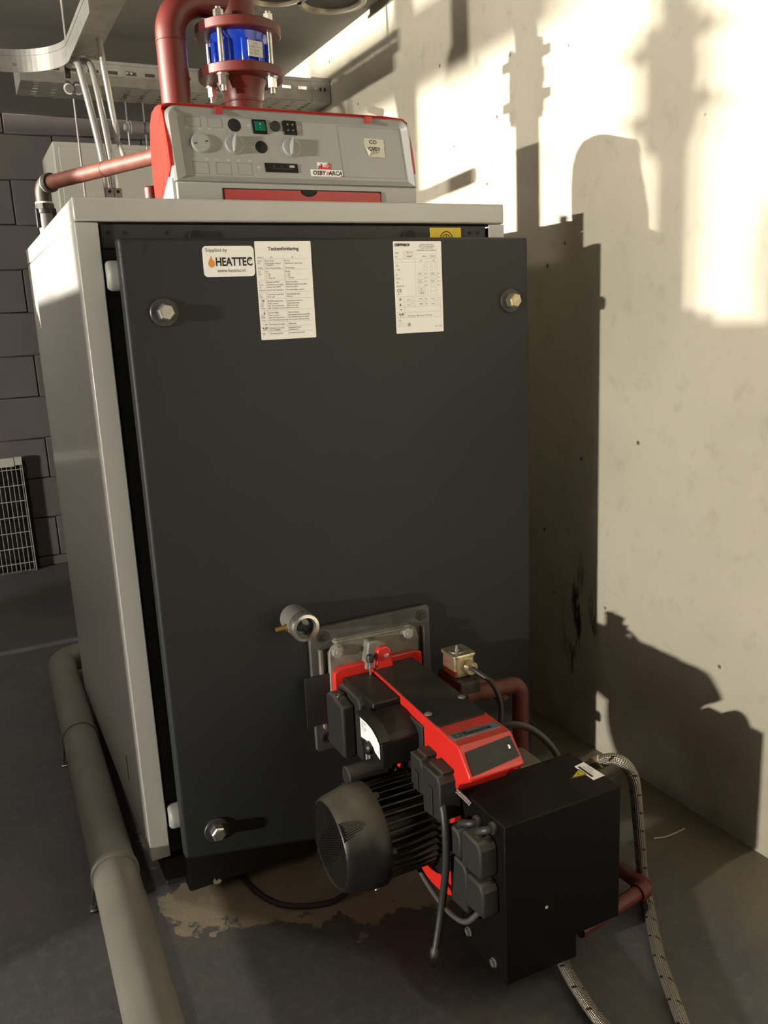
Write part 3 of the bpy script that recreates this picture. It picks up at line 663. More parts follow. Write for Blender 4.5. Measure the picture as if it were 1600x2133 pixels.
def fo(x0, x1, z0, z1, t=0.0006):
    for a, b, c_, d_ in ((x0, x1, z0, z0 + t), (x0, x1, z1 - t, z1), (x0, x0 + t, z0, z1), (x1 - t, x1, z0, z1)):
        ol.poly([FP(a, c_) + FN * 0.0003, FP(b, c_) + FN * 0.0003, FP(b, d_) + FN * 0.0003, FP(a, d_) + FN * 0.0003])
for x0, x1, z0, z1 in ((0.2415, 0.2725, 1.608, 1.6275), (0.2865, 0.3165, 1.608, 1.6275), (0.2440, 0.2755, 1.5165, 1.5400), (0.2905, 0.3215, 1.5165, 1.5400), (0.3355, 0.3655, 1.5165, 1.5400), (0.5690, 0.7205, 1.5190, 1.6265)): fo(x0, x1, z0, z1)
P(ol, 'cutout_lines', 'ink_grey', cp, smooth=0)['kind'] = 'stuff'
# maker's badge
bd = MB(); bq = FP(0.530, 1.5225) + FN * 0.0009
bd.use(0).obox(FP(0.530, 1.5255) + FN * 0.0004, (1, 0, 0), FN, FV, 0.0365, 0.0004, 0.0072)
bd.use(2).text('OSBY', FP(0.530, 1.5255) + FN * 0.001, (1, 0, 0), FV, 0.0128, 'RIGHT', u=-0.0040, v=-0.0042, shear=0.22, squash=0.92, bold=0.0004)
bd.use(2).text('ARCA', FP(0.530, 1.5255) + FN * 0.001, (1, 0, 0), FV, 0.0128, 'LEFT', u=0.0036, v=-0.0042, shear=0.22, squash=0.92, bold=0.0004)
bd.use(1).text('P', FP(0.530, 1.5255) + FN * 0.001, (1, 0, 0), FV, 0.0135, 'CENTER', u=0.0005, v=-0.0062, shear=0.3, bold=0.0001)
q = FP(0.5255, 1.5405) + FN * 0.0004
bd.use(0).obox(q, (1, 0, 0), FN, FV, 0.0145, 0.0004, 0.0072)
q = q + FN * 0.0006
bd.use(1).poly([q + Vector((1, 0, 0)) * a + FV * b for a, b in ((-0.0145, -0.0072), (0.0145, -0.0072), (0.0145, 0.0068), (0.0115, 0.0068), (0.002, 0.0015), (-0.0125, 0.0000))])
bd.use(2).text('T', q + FN * 0.0003, (1, 0, 0), FV, 0.0085, 'RIGHT', u=-0.0032, v=-0.0025, bold=0.0003); bd.use(0).text('RIO', q + FN * 0.0003, (1, 0, 0), FV, 0.0085, 'LEFT', u=-0.0035, v=-0.0030, bold=0.0003)
q = FP(0.564, 1.5195) + FN * 0.001
bd.use(1).poly([q + Vector((1, 0, 0)) * a + FV * b for a, b in ((-0.005, -0.0012), (0.0025, -0.0012), (0.0025, 0.0022))])
P(bd, 'maker_badge', ['paper', 'ink_red', 'ink'], cp, smooth=0)['label'] = 'white and red maker badge'
# torn tape note, curled at its lower corner
tq = FP(0.6535, 1.5825) + FN * 0.0008
def TP(a, b, h=0.0): return tq + Vector((1, 0, 0)) * a + FV * b + FN * h
tp = MB()
pts = [(-0.0225, 0.0218), (0.0240, 0.0195), (0.0232, 0.0120), (0.0252, 0.0080), (0.0222, 0.0020), (0.0232, -0.0060), (0.0215, -0.0200), (-0.0165, -0.0190), (-0.0180, -0.0120), (-0.0250, 0.0030), (-0.0262, 0.0110)]
tp.use(0).poly([TP(a, b) for a, b in pts][::-1]); tp.use(0).poly([TP(-0.0175, -0.0188, 0), TP(-0.0135, -0.0105, 0.006), TP(-0.0250, 0.0030, 0.0005), TP(-0.0215, -0.008, 0.002)])
tp.use(1).text('CO', TP(-0.004, 0.009, 0.0005), (0.995, 0, -0.05), FV, 0.0125, 'CENTER', shear=0.2, bold=0.0002); tp.use(1).text('CV01', TP(-0.003, -0.006, 0.0005), (1, 0, 0.02), FV, 0.0128, 'CENTER', shear=0.15, bold=0.0002)
for o_ in [P(tp, 'tape_note', ['tape', 'ink'], cp, smooth=0)]: o_['label'] = 'torn tape with handwritten CO CV01'

# ------------------------------------------------------------------ red pipes and the blue check valve above the boiler
VX, VY = 0.479, 0.41
Z1, Z2 = 1.801, 1.896          # mid height of the lower and upper flange
cv = thing('check_valve', (VX, VY, Z1 - 0.02), 'blue check valve clamped between two red flanges by long studs', 'valve')
def flange(z, name): return P(MB().lathe((VX, VY, z - 0.011), (0, 0, 1), [(0, 0.04), (0, 0.099), (0.002, 0.1015), (0.020, 0.1015), (0.022, 0.099), (0.022, 0.04)], 56, capa=False, capb=False), name, 'primer_red', cv)
flange(Z1, 'flange'); f2 = flange(Z2, 'flange')
vb = MB().lathe((VX, VY, Z1 + 0.011), (0, 0, 1), [(0, 0.0665), (0.004, 0.069), (0.010, 0.063), (0.0525, 0.063), (0.064, 0.070), (0.0725, 0.0715), (0.0735, 0.067)], 48)
body_ = P(vb, 'valve_body', 'valve_blue', cv)
for i in range(10):
    a = 2 * PI * i / 10 + 0.2; d = Vector((math.cos(a), math.sin(a), 0)); t = Vector((-d.y, d.x, 0))
    P(MB().obox(Vector((VX, VY, Z1 + 0.040)) + d * 0.063, t, d, (0, 0, 1), 0.009, 0.009, 0.027), 'rib', 'valve_blue', body_, bevel=0.003)
a = math.radians(-78); d = Vector((math.cos(a), math.sin(a), 0)); t = Vector((-d.y, d.x, 0)); c = Vector((VX, VY, Z1 + 0.043)) + d * 0.0745
lb = MB().use(0).obox(c, t, d, (0, 0, 1), 0.0190, 0.001, 0.0170)
lb.use(1)
for i, (s_, al) in enumerate((('2000', 'CENTER'), ('DN80   PN16', 'LEFT'), ('TS -10/100', 'LEFT'), ('EN 12334', 'LEFT'))): lb.text(s_, c + d * 0.0012, t, (0, 0, 1), 0.006, al, u=0 if al == 'CENTER' else -0.017, v=0.009 - i * 0.0072)
P(lb, 'nameplate', ['plate_white', 'ink_grey'], body_, smooth=0)
for i in range(4):
    a = 2 * PI * i / 4 + math.radians(-138); x, y = VX + 0.083 * math.cos(a), VY + 0.083 * math.sin(a)
    st = P(MB().cyl((x, y, Z1 - 0.048), (x, y, Z2 + 0.034), 0.0066, 12), 'stud', 'zinc', cv)
    P(MB().cyl((x, y, Z1 - 0.036), (x, y, Z1 - 0.0145), 0.0118, 6, rot=a).cyl((x, y, Z1 - 0.0145), (x, y, Z1 - 0.011), 0.0145, 20), 'nut', 'zinc', st, smooth=20)
    P(MB().cyl((x, y, Z2 + 0.011), (x, y, Z2 + 0.028), 0.0118, 6, rot=a), 'nut', 'zinc', st, smooth=20)
rp = thing('riser_pipe', (VX, VY, ZT), 'red primer painted riser pipe with a wide elbow branch, standing behind the control panel', 'pipe')
P(MB().lathe((VX, VY, ZT), (0, 0, 1), [(0, 0.055), (0.01, 0.055), (0.012, 0.0455), (0.28, 0.0455), (0.30, 0.049), (0.3265, 0.060)], 40), 'lower_pipe', 'primer_red', rp)
P(MB().lathe((VX, VY, ZT + 0.276), (0, 0, 1), [(0, 0.0455), (0.001, 0.0475), (0.004, 0.0475), (0.005, 0.0455)], 40, False, False), 'weld_seam', 'primer_red', rp)
P(MB().lathe((VX, VY, Z2 + 0.011), (0, 0, 1), [(0, 0.050), (0.012, 0.0465), (0.016, 0.0435), (ZC - Z2 - 0.012, 0.0435)], 40), 'upper_pipe', 'primer_red', rp)
EX, EY = 0.317, 0.41
P(MB().tube(arc_path((EX, EY, ZT), (EX, EY, 1.956), (VX, VY, 1.956), 0.080, 14), 0.0345, 32), 'elbow_branch', 'primer_red', rp, smooth=50)
P(MB().lathe((EX, EY, 1.862), (0, 0, 1), [(0, 0.0345), (0.001, 0.0358), (0.003, 0.0358), (0.004, 0.0345)], 32, False, False), 'weld_seam', 'primer_red', rp)
# small return pipe running off to the left behind the boiler
A, B = Vector((0.095, 1.125, 1.660)), Vector((0.352, 0.665, 1.672)); dr = (B - A).normalized()
sp_ = thing('return_pipe', (0.078, 1.15, 1.0), 'thin red pipe sloping left to a dark cast elbow behind the boiler', 'pipe')
P(MB().tube([A, B], 0.0205, 24), 'straight_pipe', 'pipe_red_dull', sp_)
P(MB().tube([A + dr * 0.255, A + dr * 0.258, A + dr * 0.262], 0.0212, 24), 'weld_seam', 'tube_red', sp_)
C0 = Vector((0.078, 1.155, 1.660))
P(MB().tube(arc_path(A - dr * 0.004, C0, (C0.x, C0.y, 1.60), 0.026, 8), 0.0235, 24), 'cast_elbow', 'cast_dark', sp_)
P(MB().tube([A - dr * 0.006, A + dr * 0.002, A + dr * 0.012], 0.0275, 24), 'elbow_collar', 'cast_dark', sp_)
P(MB().tube([A - dr * 0.010, A - dr * 0.006], 0.0262, 24), 'gasket', 'clip_white', sp_)
P(MB().cyl((C0.x, C0.y, 1.604), (C0.x, C0.y, 1.609), 0.0262, 24), 'gasket', 'clip_white', sp_)
P(MB().cyl((C0.x, C0.y, 1.588), (C0.x, C0.y, 1.604), 0.0275, 10), 'union_nut', 'cast_dark', sp_, smooth=20)
mb = MB().cyl((C0.x, C0.y, 1.575), (C0.x, C0.y, 1.59), 0.025, 20); mb.box(C0.x - 0.029, C0.x - 0.014, C0.y - 0.015, C0.y + 0.01, 1.535, 1.59).box(C0.x + 0.014, C0.x + 0.030, C0.y - 0.015, C0.y + 0.01, 1.535, 1.59)
P(mb, 'valve_yoke', 'rubber', sp_, bevel=0.002)
P(MB().cyl((C0.x, C0.y, 0.0), (C0.x, C0.y, 1.576), 0.0235, 24), 'drop_pipe', 'pipe_grey', sp_)
# safety valve sticking out left of the panel
sv = thing('dark_brass_valve', (0.33, 1.0, 1.80), 'dark metal pipe fitting pointing left, behind the red hood', 'fitting')
P(MB().lathe((0.307, 1.0, 1.800), (1, 0, 0), [(0, 0.008), (0.006, 0.012), (0.012, 0.012), (0.013, 0.016), (0.018, 0.016), (0.019, 0.0185), (0.055, 0.0185), (0.056, 0.0165), (0.085, 0.0165)], 24), 'fitting_body', 'pipe_grey', sv)
P(MB().lathe((0.389, 1.0, 1.800), (1, 0, 0), [(0, 0.0165), (0.002, 0.020), (0.10, 0.020)], 24), 'red_end', 'primer_red', sv)
P(MB().cyl((0.46, 1.0, 1.79), (0.46, 1.0, ZT), 0.02, 20), 'stand_pipe', 'primer_red', sv)
rc = thing('plug_fitting', (0.213, 0.30, ZT), 'small red and black plug beside the red hood on the boiler top', 'fitting')
P(MB().lathe((0.213, 0.30, ZT), (0, 0, 1), [(0, 0.016), (0.045, 0.016)], 20), 'plug_base', 'cast_dark', rc); P(MB().lathe((0.213, 0.30, ZT + 0.045), (0, 0, 1), [(0, 0.0165), (0.018, 0.0165), (0.021, 0.014)], 20), 'plug_cap', 'primer_red', rc)

# ------------------------------------------------------------------ cable trays, conduits
def slotted_wall(mb, O, U, L, z0, z1, t, pitch=0.065, slot=0.036, sh=0.011, N=(0, 1, 0)):
    """upright sheet with a row of real slots; O start, U unit along"""
    O, U, N = Vector(O), Vector(U), Vector(N); zm = (z0 + z1) / 2 + (z1 - z0) * 0.05
    def bx(a, b, c, d):
        ce = O + U * (a + b) / 2 + Vector((0, 0, (c + d) / 2)) - Vector((0, 0, O.z)); mb.obox(ce, U, N, (0, 0, 1), (b - a) / 2, t / 2, (d - c) / 2)
    bx(0, L, z0, zm - sh / 2); bx(0, L, zm + sh / 2, z1)
    a = 0.0
    while a < L:
        bx(a, min(a + pitch - slot, L), zm - sh / 2, zm + sh / 2); a += pitch
TZ0, TZ1 = 2.060, 2.142
ty = 1.60
t1 = thing('cable_tray', (0.8, ty, TZ0), 'long slotted steel cable tray under the ceiling, behind the red pipes', 'cable tray', 'cable trays')
m1 = MB(); slotted_wall(m1, (0.10, ty, 0), (1, 0, 0), 1.06, TZ0, TZ1, 0.0015); m1.box(0.10, 1.16, ty - 0.006, ty, TZ1 - 0.012, TZ1 - 0.004); P(m1, 'side_wall', 'galvanised', t1, smooth=0)
m1 = MB(); slotted_wall(m1, (0.10, ty + 0.2, 0), (1, 0, 0), 1.06, TZ0, TZ1, 0.0015); P(m1, 'side_wall', 'galvanised', t1, smooth=0)
m1 = MB()
for i in range(17):
    m1.box(0.10 + i * 0.0624, 0.10 + i * 0.0624 + 0.045, ty, ty + 0.2, TZ0 - 0.0015, TZ0)
for y in (0.0, 0.03, 0.06, 0.10, 0.14, 0.17): m1.box(0.10, 1.16, ty + y, ty + y + 0.018, TZ0 - 0.002, TZ0 - 0.0005)
P(m1, 'tray_bottom', 'galvanised', t1, smooth=0)
P(MB().box(1.16, 1.236, ty - 0.004, ty + 0.205, TZ0 - 0.004, TZ0).box(1.16, 1.236, ty - 0.004, ty, TZ0, TZ1 + 0.004).box(1.160, 1.236, ty - 0.0055, ty - 0.004, TZ1 - 0.012, TZ1 - 0.004), 'end_piece', 'galvanised', t1, smooth=0)
for x, z in ((1.175, 2.103), (0.455, 2.108), (0.47, 2.108)): P(MB().lathe((x, ty - 0.004, z), (0, -1, 0), [(0, 0.006), (0.003, 0.005), (0.004, 0.002)], 14), 'screw', 'zinc', t1)
for x, z in ((1.196, 2.103), (1.214, 2.103)): P(MB().box(x - 0.004, x + 0.004, ty - 0.0046, ty - 0.004, z - 0.006, z + 0.006), 'hole', 'black_gap', t1, smooth=0)
# tray coming towards the viewer with a rounded corner piece to the left
t2 = thing('cable_tray', (0.24, 0.97, 2.05), 'steel cable tray running overhead towards the viewer, rounded branch to the left', 'cable tray', 'cable trays')
def wall_path(pts, z0, z1, lip=0.0):
    mb = MB(); n = len(pts)
    for x, y in pts: mb.v += [(x, y, z0), (x, y, z1)]
    for i in range(n - 1): mb.face((2 * i, 2 * i + 2, 2 * i + 3, 2 * i + 1))
    return mb
pth = [(-0.9, 1.285), (0.02, 1.285)] + [(0.02 + 0.172 * math.sin(math.radians(a)), 1.113 + 0.172 * math.cos(math.radians(a))) for a in range(5, 91, 5)] + [(0.192, 0.70)]
ob = wall_path(pth, 2.000, 2.064).build('curved_wall', 'galvanised', t2, smooth=0); so_ = ob.modifiers.new('solid', 'SOLIDIFY'); so_.thickness = 0.002
ob = wall_path([(x, y - 0.0015) if i < 2 else (x - 0.0015, y - 0.001) for i, (x, y) in enumerate(pth)], 2.046, 2.0495).build('lip', 'galvanised', t2, smooth=0); so_ = ob.modifiers.new('solid', 'SOLIDIFY'); so_.thickness = 0.006
P(MB().box(0.194, 0.294, 0.70, 1.24, 2.0505, 2.052), 'tray_bottom', 'galvanised', t2, smooth=0)
m1 = MB(); slotted_wall(m1, (0.2945, 0.70, 0), (0, 1, 0), 0.54, 2.052, 2.115, 0.0015, 0.05, 0.026, 0.010, N=(1, 0, 0)); P(m1, 'side_wall', 'galvanised', t2, smooth=0)
P(MB().box(0.190, 0.298, 1.243, 1.250, 2.044, 2.050).box(0.190, 0.196, 1.243, 1.250, 2.044, 2.075).box(0.293, 0.298, 1.243, 1.250, 2.044, 2.075), 'end_bracket', 'galvanised', t2, bevel=0.0015)
for y in (0.75, 1.15):
    for x in (0.196, 0.292): P(MB().cyl((x, y, 2.05), (x, y, ZC), 0.004, 8), 'tray_hanger', 'galvanised', t2)
for p in ((0.06, 1.283, 2.022), (0.052, 1.283, 2.022)): P(MB().lathe(p, (0, -1, 0), [(0, 0.005), (0.003, 0.004), (0.004, 0.002)], 12), 'screw', 'zinc', t2)
# conduits down to the boiler top
for i, (xb, yb, xt, yt) in enumerate(((0.248, 1.03, 0.223, 1.10), (0.272, 1.03, 0.257, 1.10))):
    cdt = thing('conduit', (xb, yb, ZT), ('left' if i == 0 else 'right') + ' one of two bright steel conduits dropping side by side to the boiler top', 'conduit', 'steel conduits at the boiler back')
    path = [(xb, yb, ZT + 0.002), (xb - 0.004, yb + 0.01, 1.70), (xt, yt, 1.945), (xt - 0.006, yt + 0.03, 2.000), (xt - 0.014, yt + 0.09, 2.022)]
    P(MB().tube(smooth_path(path, 8), 0.0105, 18), 'steel_tube', 'conduit_steel', cdt, smooth=60)
    sd = P(MB().box(xb - 0.0118, xb + 0.0118, yb - 0.022, yb - 0.004, ZT, 1.632), 'tube_saddle', 'galvanised', cdt, bevel=0.002)
    P(MB().cyl((xb, yb - 0.0235, 1.622), (xb, yb - 0.0215, 1.622), 0.0045, 14), 'screw_hole', 'black_gap', sd)
    P(MB().lathe((xt - 0.012, yt + 0.09, 2.022), (-0.15, 1, 0.05), [(0, 0.016), (0.035, 0.016)], 20), 'clip', 'clip_white', cdt)
c3 = thing('conduit', (0.30, 1.07, 1.76), 'single steel conduit ending in a white gland above the thin red pipe', 'conduit', 'steel conduits at the boiler back')
P(MB().tube(smooth_path([(0.268, 1.15, 2.09), (0.273, 1.10, 2.082), (0.276, 1.075, 2.055), (0.282, 1.07, 1.97), (0.2955, 1.07, 1.815)], 8), 0.009, 18), 'steel_tube', 'conduit_steel', c3, smooth=60)
P(MB().lathe((0.2945, 1.07, 1.823), (0.045, 0, -1), [(0, 0.0115), (0.038, 0.0115), (0.039, 0.0095), (0.048, 0.0085)], 12), 'gland', 'clip_white', c3, smooth=25)
P(MB().tube(smooth_path([(0.2965, 1.07, 1.777), (0.301, 1.055, 1.755), (0.303, 1.03, 1.725), (0.304, 1.02, 1.700)], 6), 0.0065, 12, rs=None), 'cable_end', 'clip_white', c3)
# chain of white cable clips beside the tray
for i in range(5):
    z = 2.062 + i * 0.013; y = 1.16 - i * 0.03; x = 0.262 + i * 0.003
    cl = MB().lathe((x, y, z), (0.25, 1, 0.1), [(0, 0.0125), (0.012, 0.0125), (0.012, 0.008), (0, 0.008)], 16, False, False)
    tag(P(cl, 'pipe_clip', 'clip_white', None), ('lowest', 'second lowest', 'middle', 'second highest', 'highest')[i] + ' white plastic pipe clip in the row of five by the overhead tray corner', 'clip', 'row of white pipe clips')
# hanging clamp pair and thin rods
hc = thing('pipe_clamp', (0.205, 1.24, 1.94), 'double white clamp holding two grey stubs below the tray bracket', 'clamp')
P(MB().box(0.196, 0.210, 1.232, 1.246, 1.985, 2.045), 'hanger', 'cast_dark', hc)
for dx in (0.0, 0.027):
    P(MB().lathe((0.196 + dx, 1.20, 1.944), (0.12, 1, 0.35), [(0, 0.0115), (0.12, 0.0115)], 18), 'stub', 'pipe_grey', hc); P(MB().lathe((0.196 + dx, 1.205, 1.944), (0.12, 1, 0.35), [(0, 0.015), (0.02, 0.015), (0.02, 0.011)], 18, capb=False), 'clamp_ring', 'clip_white', hc)
for x, y, z0, z1, lab in ((0.215, 1.26, 0.0, 1.93, 'thin threaded rod hanging left of the steel conduits'), (0.461, 1.70, 1.888, TZ0 - 0.0015, 'thin rod behind the dark fitting, shorter one'), (0.524, 1.70, 1.87, TZ0 - 0.0015, 'thin rod close to the elbow pipe, behind it')):
    tag(P(MB().cyl((x, y, z0), (x, y, z1), 0.0032, 8), 'hanger_rod', 'pipe_grey', None), lab, 'rod', 'thin hanger rods')
# ceiling vents
for x, lab in ((1.055, 'round dark ceiling vent nearer the concrete wall'), (0.855, 'round dark ceiling vent above the red riser pipe')):
    v = thing('ceiling_vent', (x, 1.135, ZC - 0.03), lab, 'vent', 'round ceiling vents')
    P(MB().lathe((x, 1.135, ZC), (0, 0, -1), [(0, 0.098), (0.020, 0.098), (0.020, 0.112), (0.026, 0.118), (0.030, 0.113), (0.030, 0.100), (0.016, 0.092)], 48, capa=False, capb=False), 'rim', 'rim_metal', v)
    P(MB().lathe((x, 1.135, ZC), (0, 0, -1), [(0.0, 0.09), (0.017, 0.094), (0.018, 0.02)], 48), 'louvre_disc', 'vent_dark', v)
# grey cabinet at the back
cb = thing('cabinet', (0.6, 2.25, 0), 'pale grey steel cabinet at the back, half hidden behind the boiler', 'cabinet')
P(MB().box(0.225, 1.0, 2.0, 2.4, 0.0, 1.95), 'cabinet_body', 'cabinet_grey', cb, bevel=0.006)
P(MB().box(0.245, 0.98, 1.994, 2.0, 0.05, 1.93), 'cabinet_door', 'cabinet_grey', cb, bevel=0.003)
# floor grating leaning on the block wall
gr = thing('floor_grating', (-0.2, 3.03, 0), 'steel floor grating panel leaning on the block wall, left of the boiler', 'grating')
GX0, GX1 = -0.52, 0.008
P(MB().box(GX0, GX1, 3.030, 3.034, 0.0, 0.008).box(GX0, GX0 + 0.004, 3.01, 3.04, 0, 0.57).box(GX1 - 0.004, GX1, 3.01, 3.04, 0, 0.57), 'frame', 'grating', gr, smooth=0)
P(MB().box(GX0, -0.03, 3.008, 3.036, 0.565, 0.61).box(-0.026, GX1, 3.008, 3.036, 0.57, 0.612), 'top_strip', 'cabinet_grey', gr, smooth=0)
bar0 = None
for i in range(24):
    o = MB().box(-0.0013, 0.0013, 3.012, 3.034, 0.004, 0.57).build('bearing_bar', 'grating', gr, smooth=0) if bar0 is None else bar0.copy()
    if bar0 is None: bar0 = o
    else: COL.objects.link(o)
    o.location = (GX0 + 0.022 * (i + 0.5) + 0.2, -3.03, 0)
bar1 = None
for i in range(7):
    o = MB().box(GX0, GX1, 3.011, 3.015, -0.002, 0.002).build('cross_bar', 'grating', gr, smooth=0) if bar1 is None else bar1.copy()
    if bar1 is None: bar1 = o
    else: COL.objects.link(o)
    o.location = (0.2, -3.03, 0.05 + 0.083 * i)

# ------------------------------------------------------------------ pvc pipe on the floor
PR = 0.047; PZ = 0.085
pv = thing('floor_pipe', (-0.08, 0.4, 0), 'fat grey plastic pipe lying along the floor, left of the boiler', 'pipe')
a0, a1 = Vector((-0.106, -1.1, PZ)), Vector((-0.043, 1.36, PZ))
P(MB().tube(arc_path(a0, a1, (0.35, 1.375, PZ), 0.075, 10), PR, 32), 'plastic_pipe', 'pvc_grey', pv, smooth=60)
dpv = (a1 - a0).normalized()
for yy in (0.70, 0.0):
    c = a0 + dpv * ((yy - a0.y) / dpv.y)
    P(MB().lathe(c - dpv * 0.012, dpv, [(0, PR), (0.001, PR + 0.0035), (0.006, PR + 0.004), (0.0075, PR + 0.002), (0.010, PR + 0.002), (0.012, PR + 0.004), (0.022, PR + 0.0035), (0.024, PR)], 36, False, False), 'clamp_band', 'pvc_grey', pv)
    P(MB().box(c.x - PR - 0.012, c.x + PR + 0.014, c.y + 0.012, c.y + 0.032, 0.0, 0.004), 'foot_strap', 'zinc', pv, bevel=0.001)
    for sx in (-1, 1):
        P(MB().cyl((c.x + sx * (PR + 0.004), c.y + 0.022, 0.004), (c.x + sx * (PR + 0.004), c.y + 0.022, 0.012), 0.007, 6), 'strap_bolt', 'zinc', pv, smooth=20)
        P(MB().tube(smooth_path([(c.x + sx * (PR + 0.006), c.y + 0.022, 0.008), (c.x + sx * (PR + 0.002), c.y + 0.015, 0.04), (c.x + sx * (PR - 0.002), c.y + 0.004, PZ)], 5), 0.004, 8), 'strap_arm', 'zinc', pv)

# ------------------------------------------------------------------ burner on the door
bu = thing('burner', (0.52, -0.35, 0.0), 'red oil burner with black motor and control box, bolted to the boiler door', 'burner')
YP = YD - 0.001
plate = P(MB().prism([(0.3748, 0.279), (0.379, 0.2748), (0.670, 0.2748), (0.6748, 0.279), (0.6748, 0.560), (0.669, 0.5665), (0.3985, 0.5665), (0.3748, 0.5430)], 'y', YP, YP - 0.012), 'mounting_plate', 'plate_steel', bu, smooth=20, bevel=0.0015)
for x, z in ((0.4035, 0.545), (0.650, 0.545), (0.398, 0.305), (0.650, 0.305)):
    sc_ = P(MB().lathe((x, YP - 0.011, z), (0, -1, 0), [(0, 0.013), (0.003, 0.0125), (0.0035, 0.007), (0.0015, 0.0065)], 24, capb=True), 'socket_screw', 'rubber', plate)
# grey cast flange
cast = P(MB().prism([(0.4200, 0.315), (0.628, 0.315), (0.636, 0.50), (0.628, 0.525), (0.615, 0.534), (0.432, 0.538), (0.424, 0.530), (0.434, 0.522), (0.412, 0.510), (0.410, 0.400)], 'y', YP - 0.010, YP - 0.028), 'flange_casting', 'casting_grey', bu, smooth=20, bevel=0.003)
P(MB().prism([(0.428, 0.536), (0.428, 0.530), (0.617, 0.526), (0.617, 0.532)], 'y', YP - 0.02, YP - 0.034), 'casting_rib', 'casting_grey', cast, bevel=0.002)
P(MB().box(0.392, 0.400, YP - 0.022, YP - 0.010, 0.33, 0.517), 'guide_rail', 'casting_grey', cast, bevel=0.002)
P(MB().box(0.650, 0.655, YP - 0.022, YP - 0.010, 0.33, 0.520), 'guide_rail', 'casting_grey', cast, bevel=0.002)
for x, z in ((0.4295, 0.5115), (0.6055, 0.518)):
    P(MB().lathe((x, YP - 0.026, z), (0, -1, 0), [(0, 0.0165), (0.003, 0.0165), (0.003, 0.008)], 24, capa=False), 'washer', 'galvanised', cast)
    P(MB().cyl((x, YP - 0.028, z), (x, YP - 0.040, z), 0.0125, 6).cyl((x, YP - 0.040, z), (x, YP - 0.0445, z), 0.006, 14), 'bolt', 'galvanised', cast, smooth=20)
P(MB().prism([(0.487, 0.46), (0.545, 0.46), (0.540, 0.515), (0.520, 0.525), (0.497, 0.525)], 'y', YP - 0.02, YP - 0.052), 'casting_boss', 'casting_grey', cast, bevel=0.004)
# red housing (profile in y,z)
HZ = 0.460
def tap(y): t = (y + 0.10) / -0.42; return 0.503 - 0.022 * t, 0.612 - 0.014 * t
hl_ = [(-0.088, 0.30), (-0.088, 0.455), (-0.094, HZ), (-0.510, HZ), (-0.514, 0.4575), (-0.553, 0.418), (-0.553, 0.4095), (-0.506, 0.380), (-0.4845, 0.345), (-0.4845, 0.24), (-0.40, 0.24)]
hb = MB(); nH = len(hl_)
for y, z in hl_: hb.v.append((tap(y)[0], y, z))
for y, z in hl_: hb.v.append((tap(y)[1], y, z))
hb.face(list(range(nH))); hb.face(list(range(nH, 2 * nH))[::-1])
for i in range(nH): j = (i + 1) % nH; hb.face((j, i, nH + i, nH + j))
hous = P(hb, 'housing', 'burner_red', bu, smooth=25, bevel=0.004, seg=3)
P(MB().prism([(0.415, 0.30), (0.633, 0.30), (0.633, 0.470), (0.615, 0.476), (0.43, 0.476), (0.415, 0.466)], 'y', -0.088, -0.106), 'housing_flange', 'burner_red', hous, bevel=0.002)
P(MB().prism([(0.506, 0.458), (0.551, 0.458), (0.545, 0.503), (0.538, 0.511), (0.520, 0.511), (0.513, 0.504)], 'y', -0.088, -0.125), 'lifting_lug', 'burner_red', hous, bevel=0.003)
P(MB().lathe((0.534, -0.125, 0.490), (0, -1, 0), [(0, 0.006), (0.003, 0.0055), (0.005, 0.003)], 16), 'lug_screw', 'zinc', hous)
st = P(MB().cyl((0.4925, -0.125, 0.455), (0.4925, -0.125, 0.487), 0.0025, 12).cyl((0.4925, -0.125, 0.468), (0.4925, -0.125, 0.474), 0.005, 6), 'setting_pin', 'zinc', hous)
P(MB().lathe((0.4925, -0.125, 0.483), (0, 0, 1), [(0, 0.004), (0.001, 0.008), (0.010, 0.0085), (0.017, 0.0065), (0.0195, 0.002)], 20), 'pin_cap', 'rubber', hous)
# black cover plate on top
tpz = HZ + 0.0005
tcp = [(0.505, -0.105), (0.509, -0.099), (0.606, -0.096), (0.6085, -0.100), (0.5965, -0.425), (0.592, -0.430), (0.491, -0.430), (0.4875, -0.425)]
top = P(MB().prism(tcp, 'z', tpz, tpz + 0.0025), 'top_cover', 'plastic_black', hous, smooth=20, bevel=0.0008)
for x, y in ((0.5925, -0.345), (0.4975, -0.375)):
    P(MB().lathe((x, y, tpz + 0.0022), (0, 0, 1), [(0, 0.008), (0.002, 0.007), (0.003, 0.004)], 18), 'cover_screw', 'casting_grey', hous)
# nameplate
npz = HZ + 0.0006
npl = MB().use(0).prism(rrect(0.4875, 0.5905, -0.4895, -0.4665, 0.003), 'z', npz, npz + 0.0015).use(1).prism(rrect(0.4890, 0.5890, -0.4882, -0.4678, 0.0025), 'z', npz + 0.0015, npz + 0.0017)
npl.use(2).text('Bentone', (0.513, -0.4840, npz + 0.0019), (1, 0, 0), (0, 1, 0), 0.0175, 'LEFT', squash=1.0, bold=0.0006)
for sx in (-1, 1):
    npl.use(2)
    for k_ in range(6):
        a0_, a1_ = math.radians(-75 + 25 * k_), math.radians(-75 + 25 * (k_ + 1))
        q = [(0.5015 + sx * (0.0005 + r * math.cos(a)), -0.4782 + 0.0075 / 0.0075 * r * math.sin(a), npz + 0.0019) for r, a in ((0.0078, a0_), (0.0052, a0_), (0.0052, a1_), (0.0078, a1_))]
        npl.poly(q if sx < 0 else q[::-1])
P(npl, 'nameplate', ['zinc', 'name_blue', 'ink'], hous, smooth=0)['label'] = 'silver nameplate with black lettering'
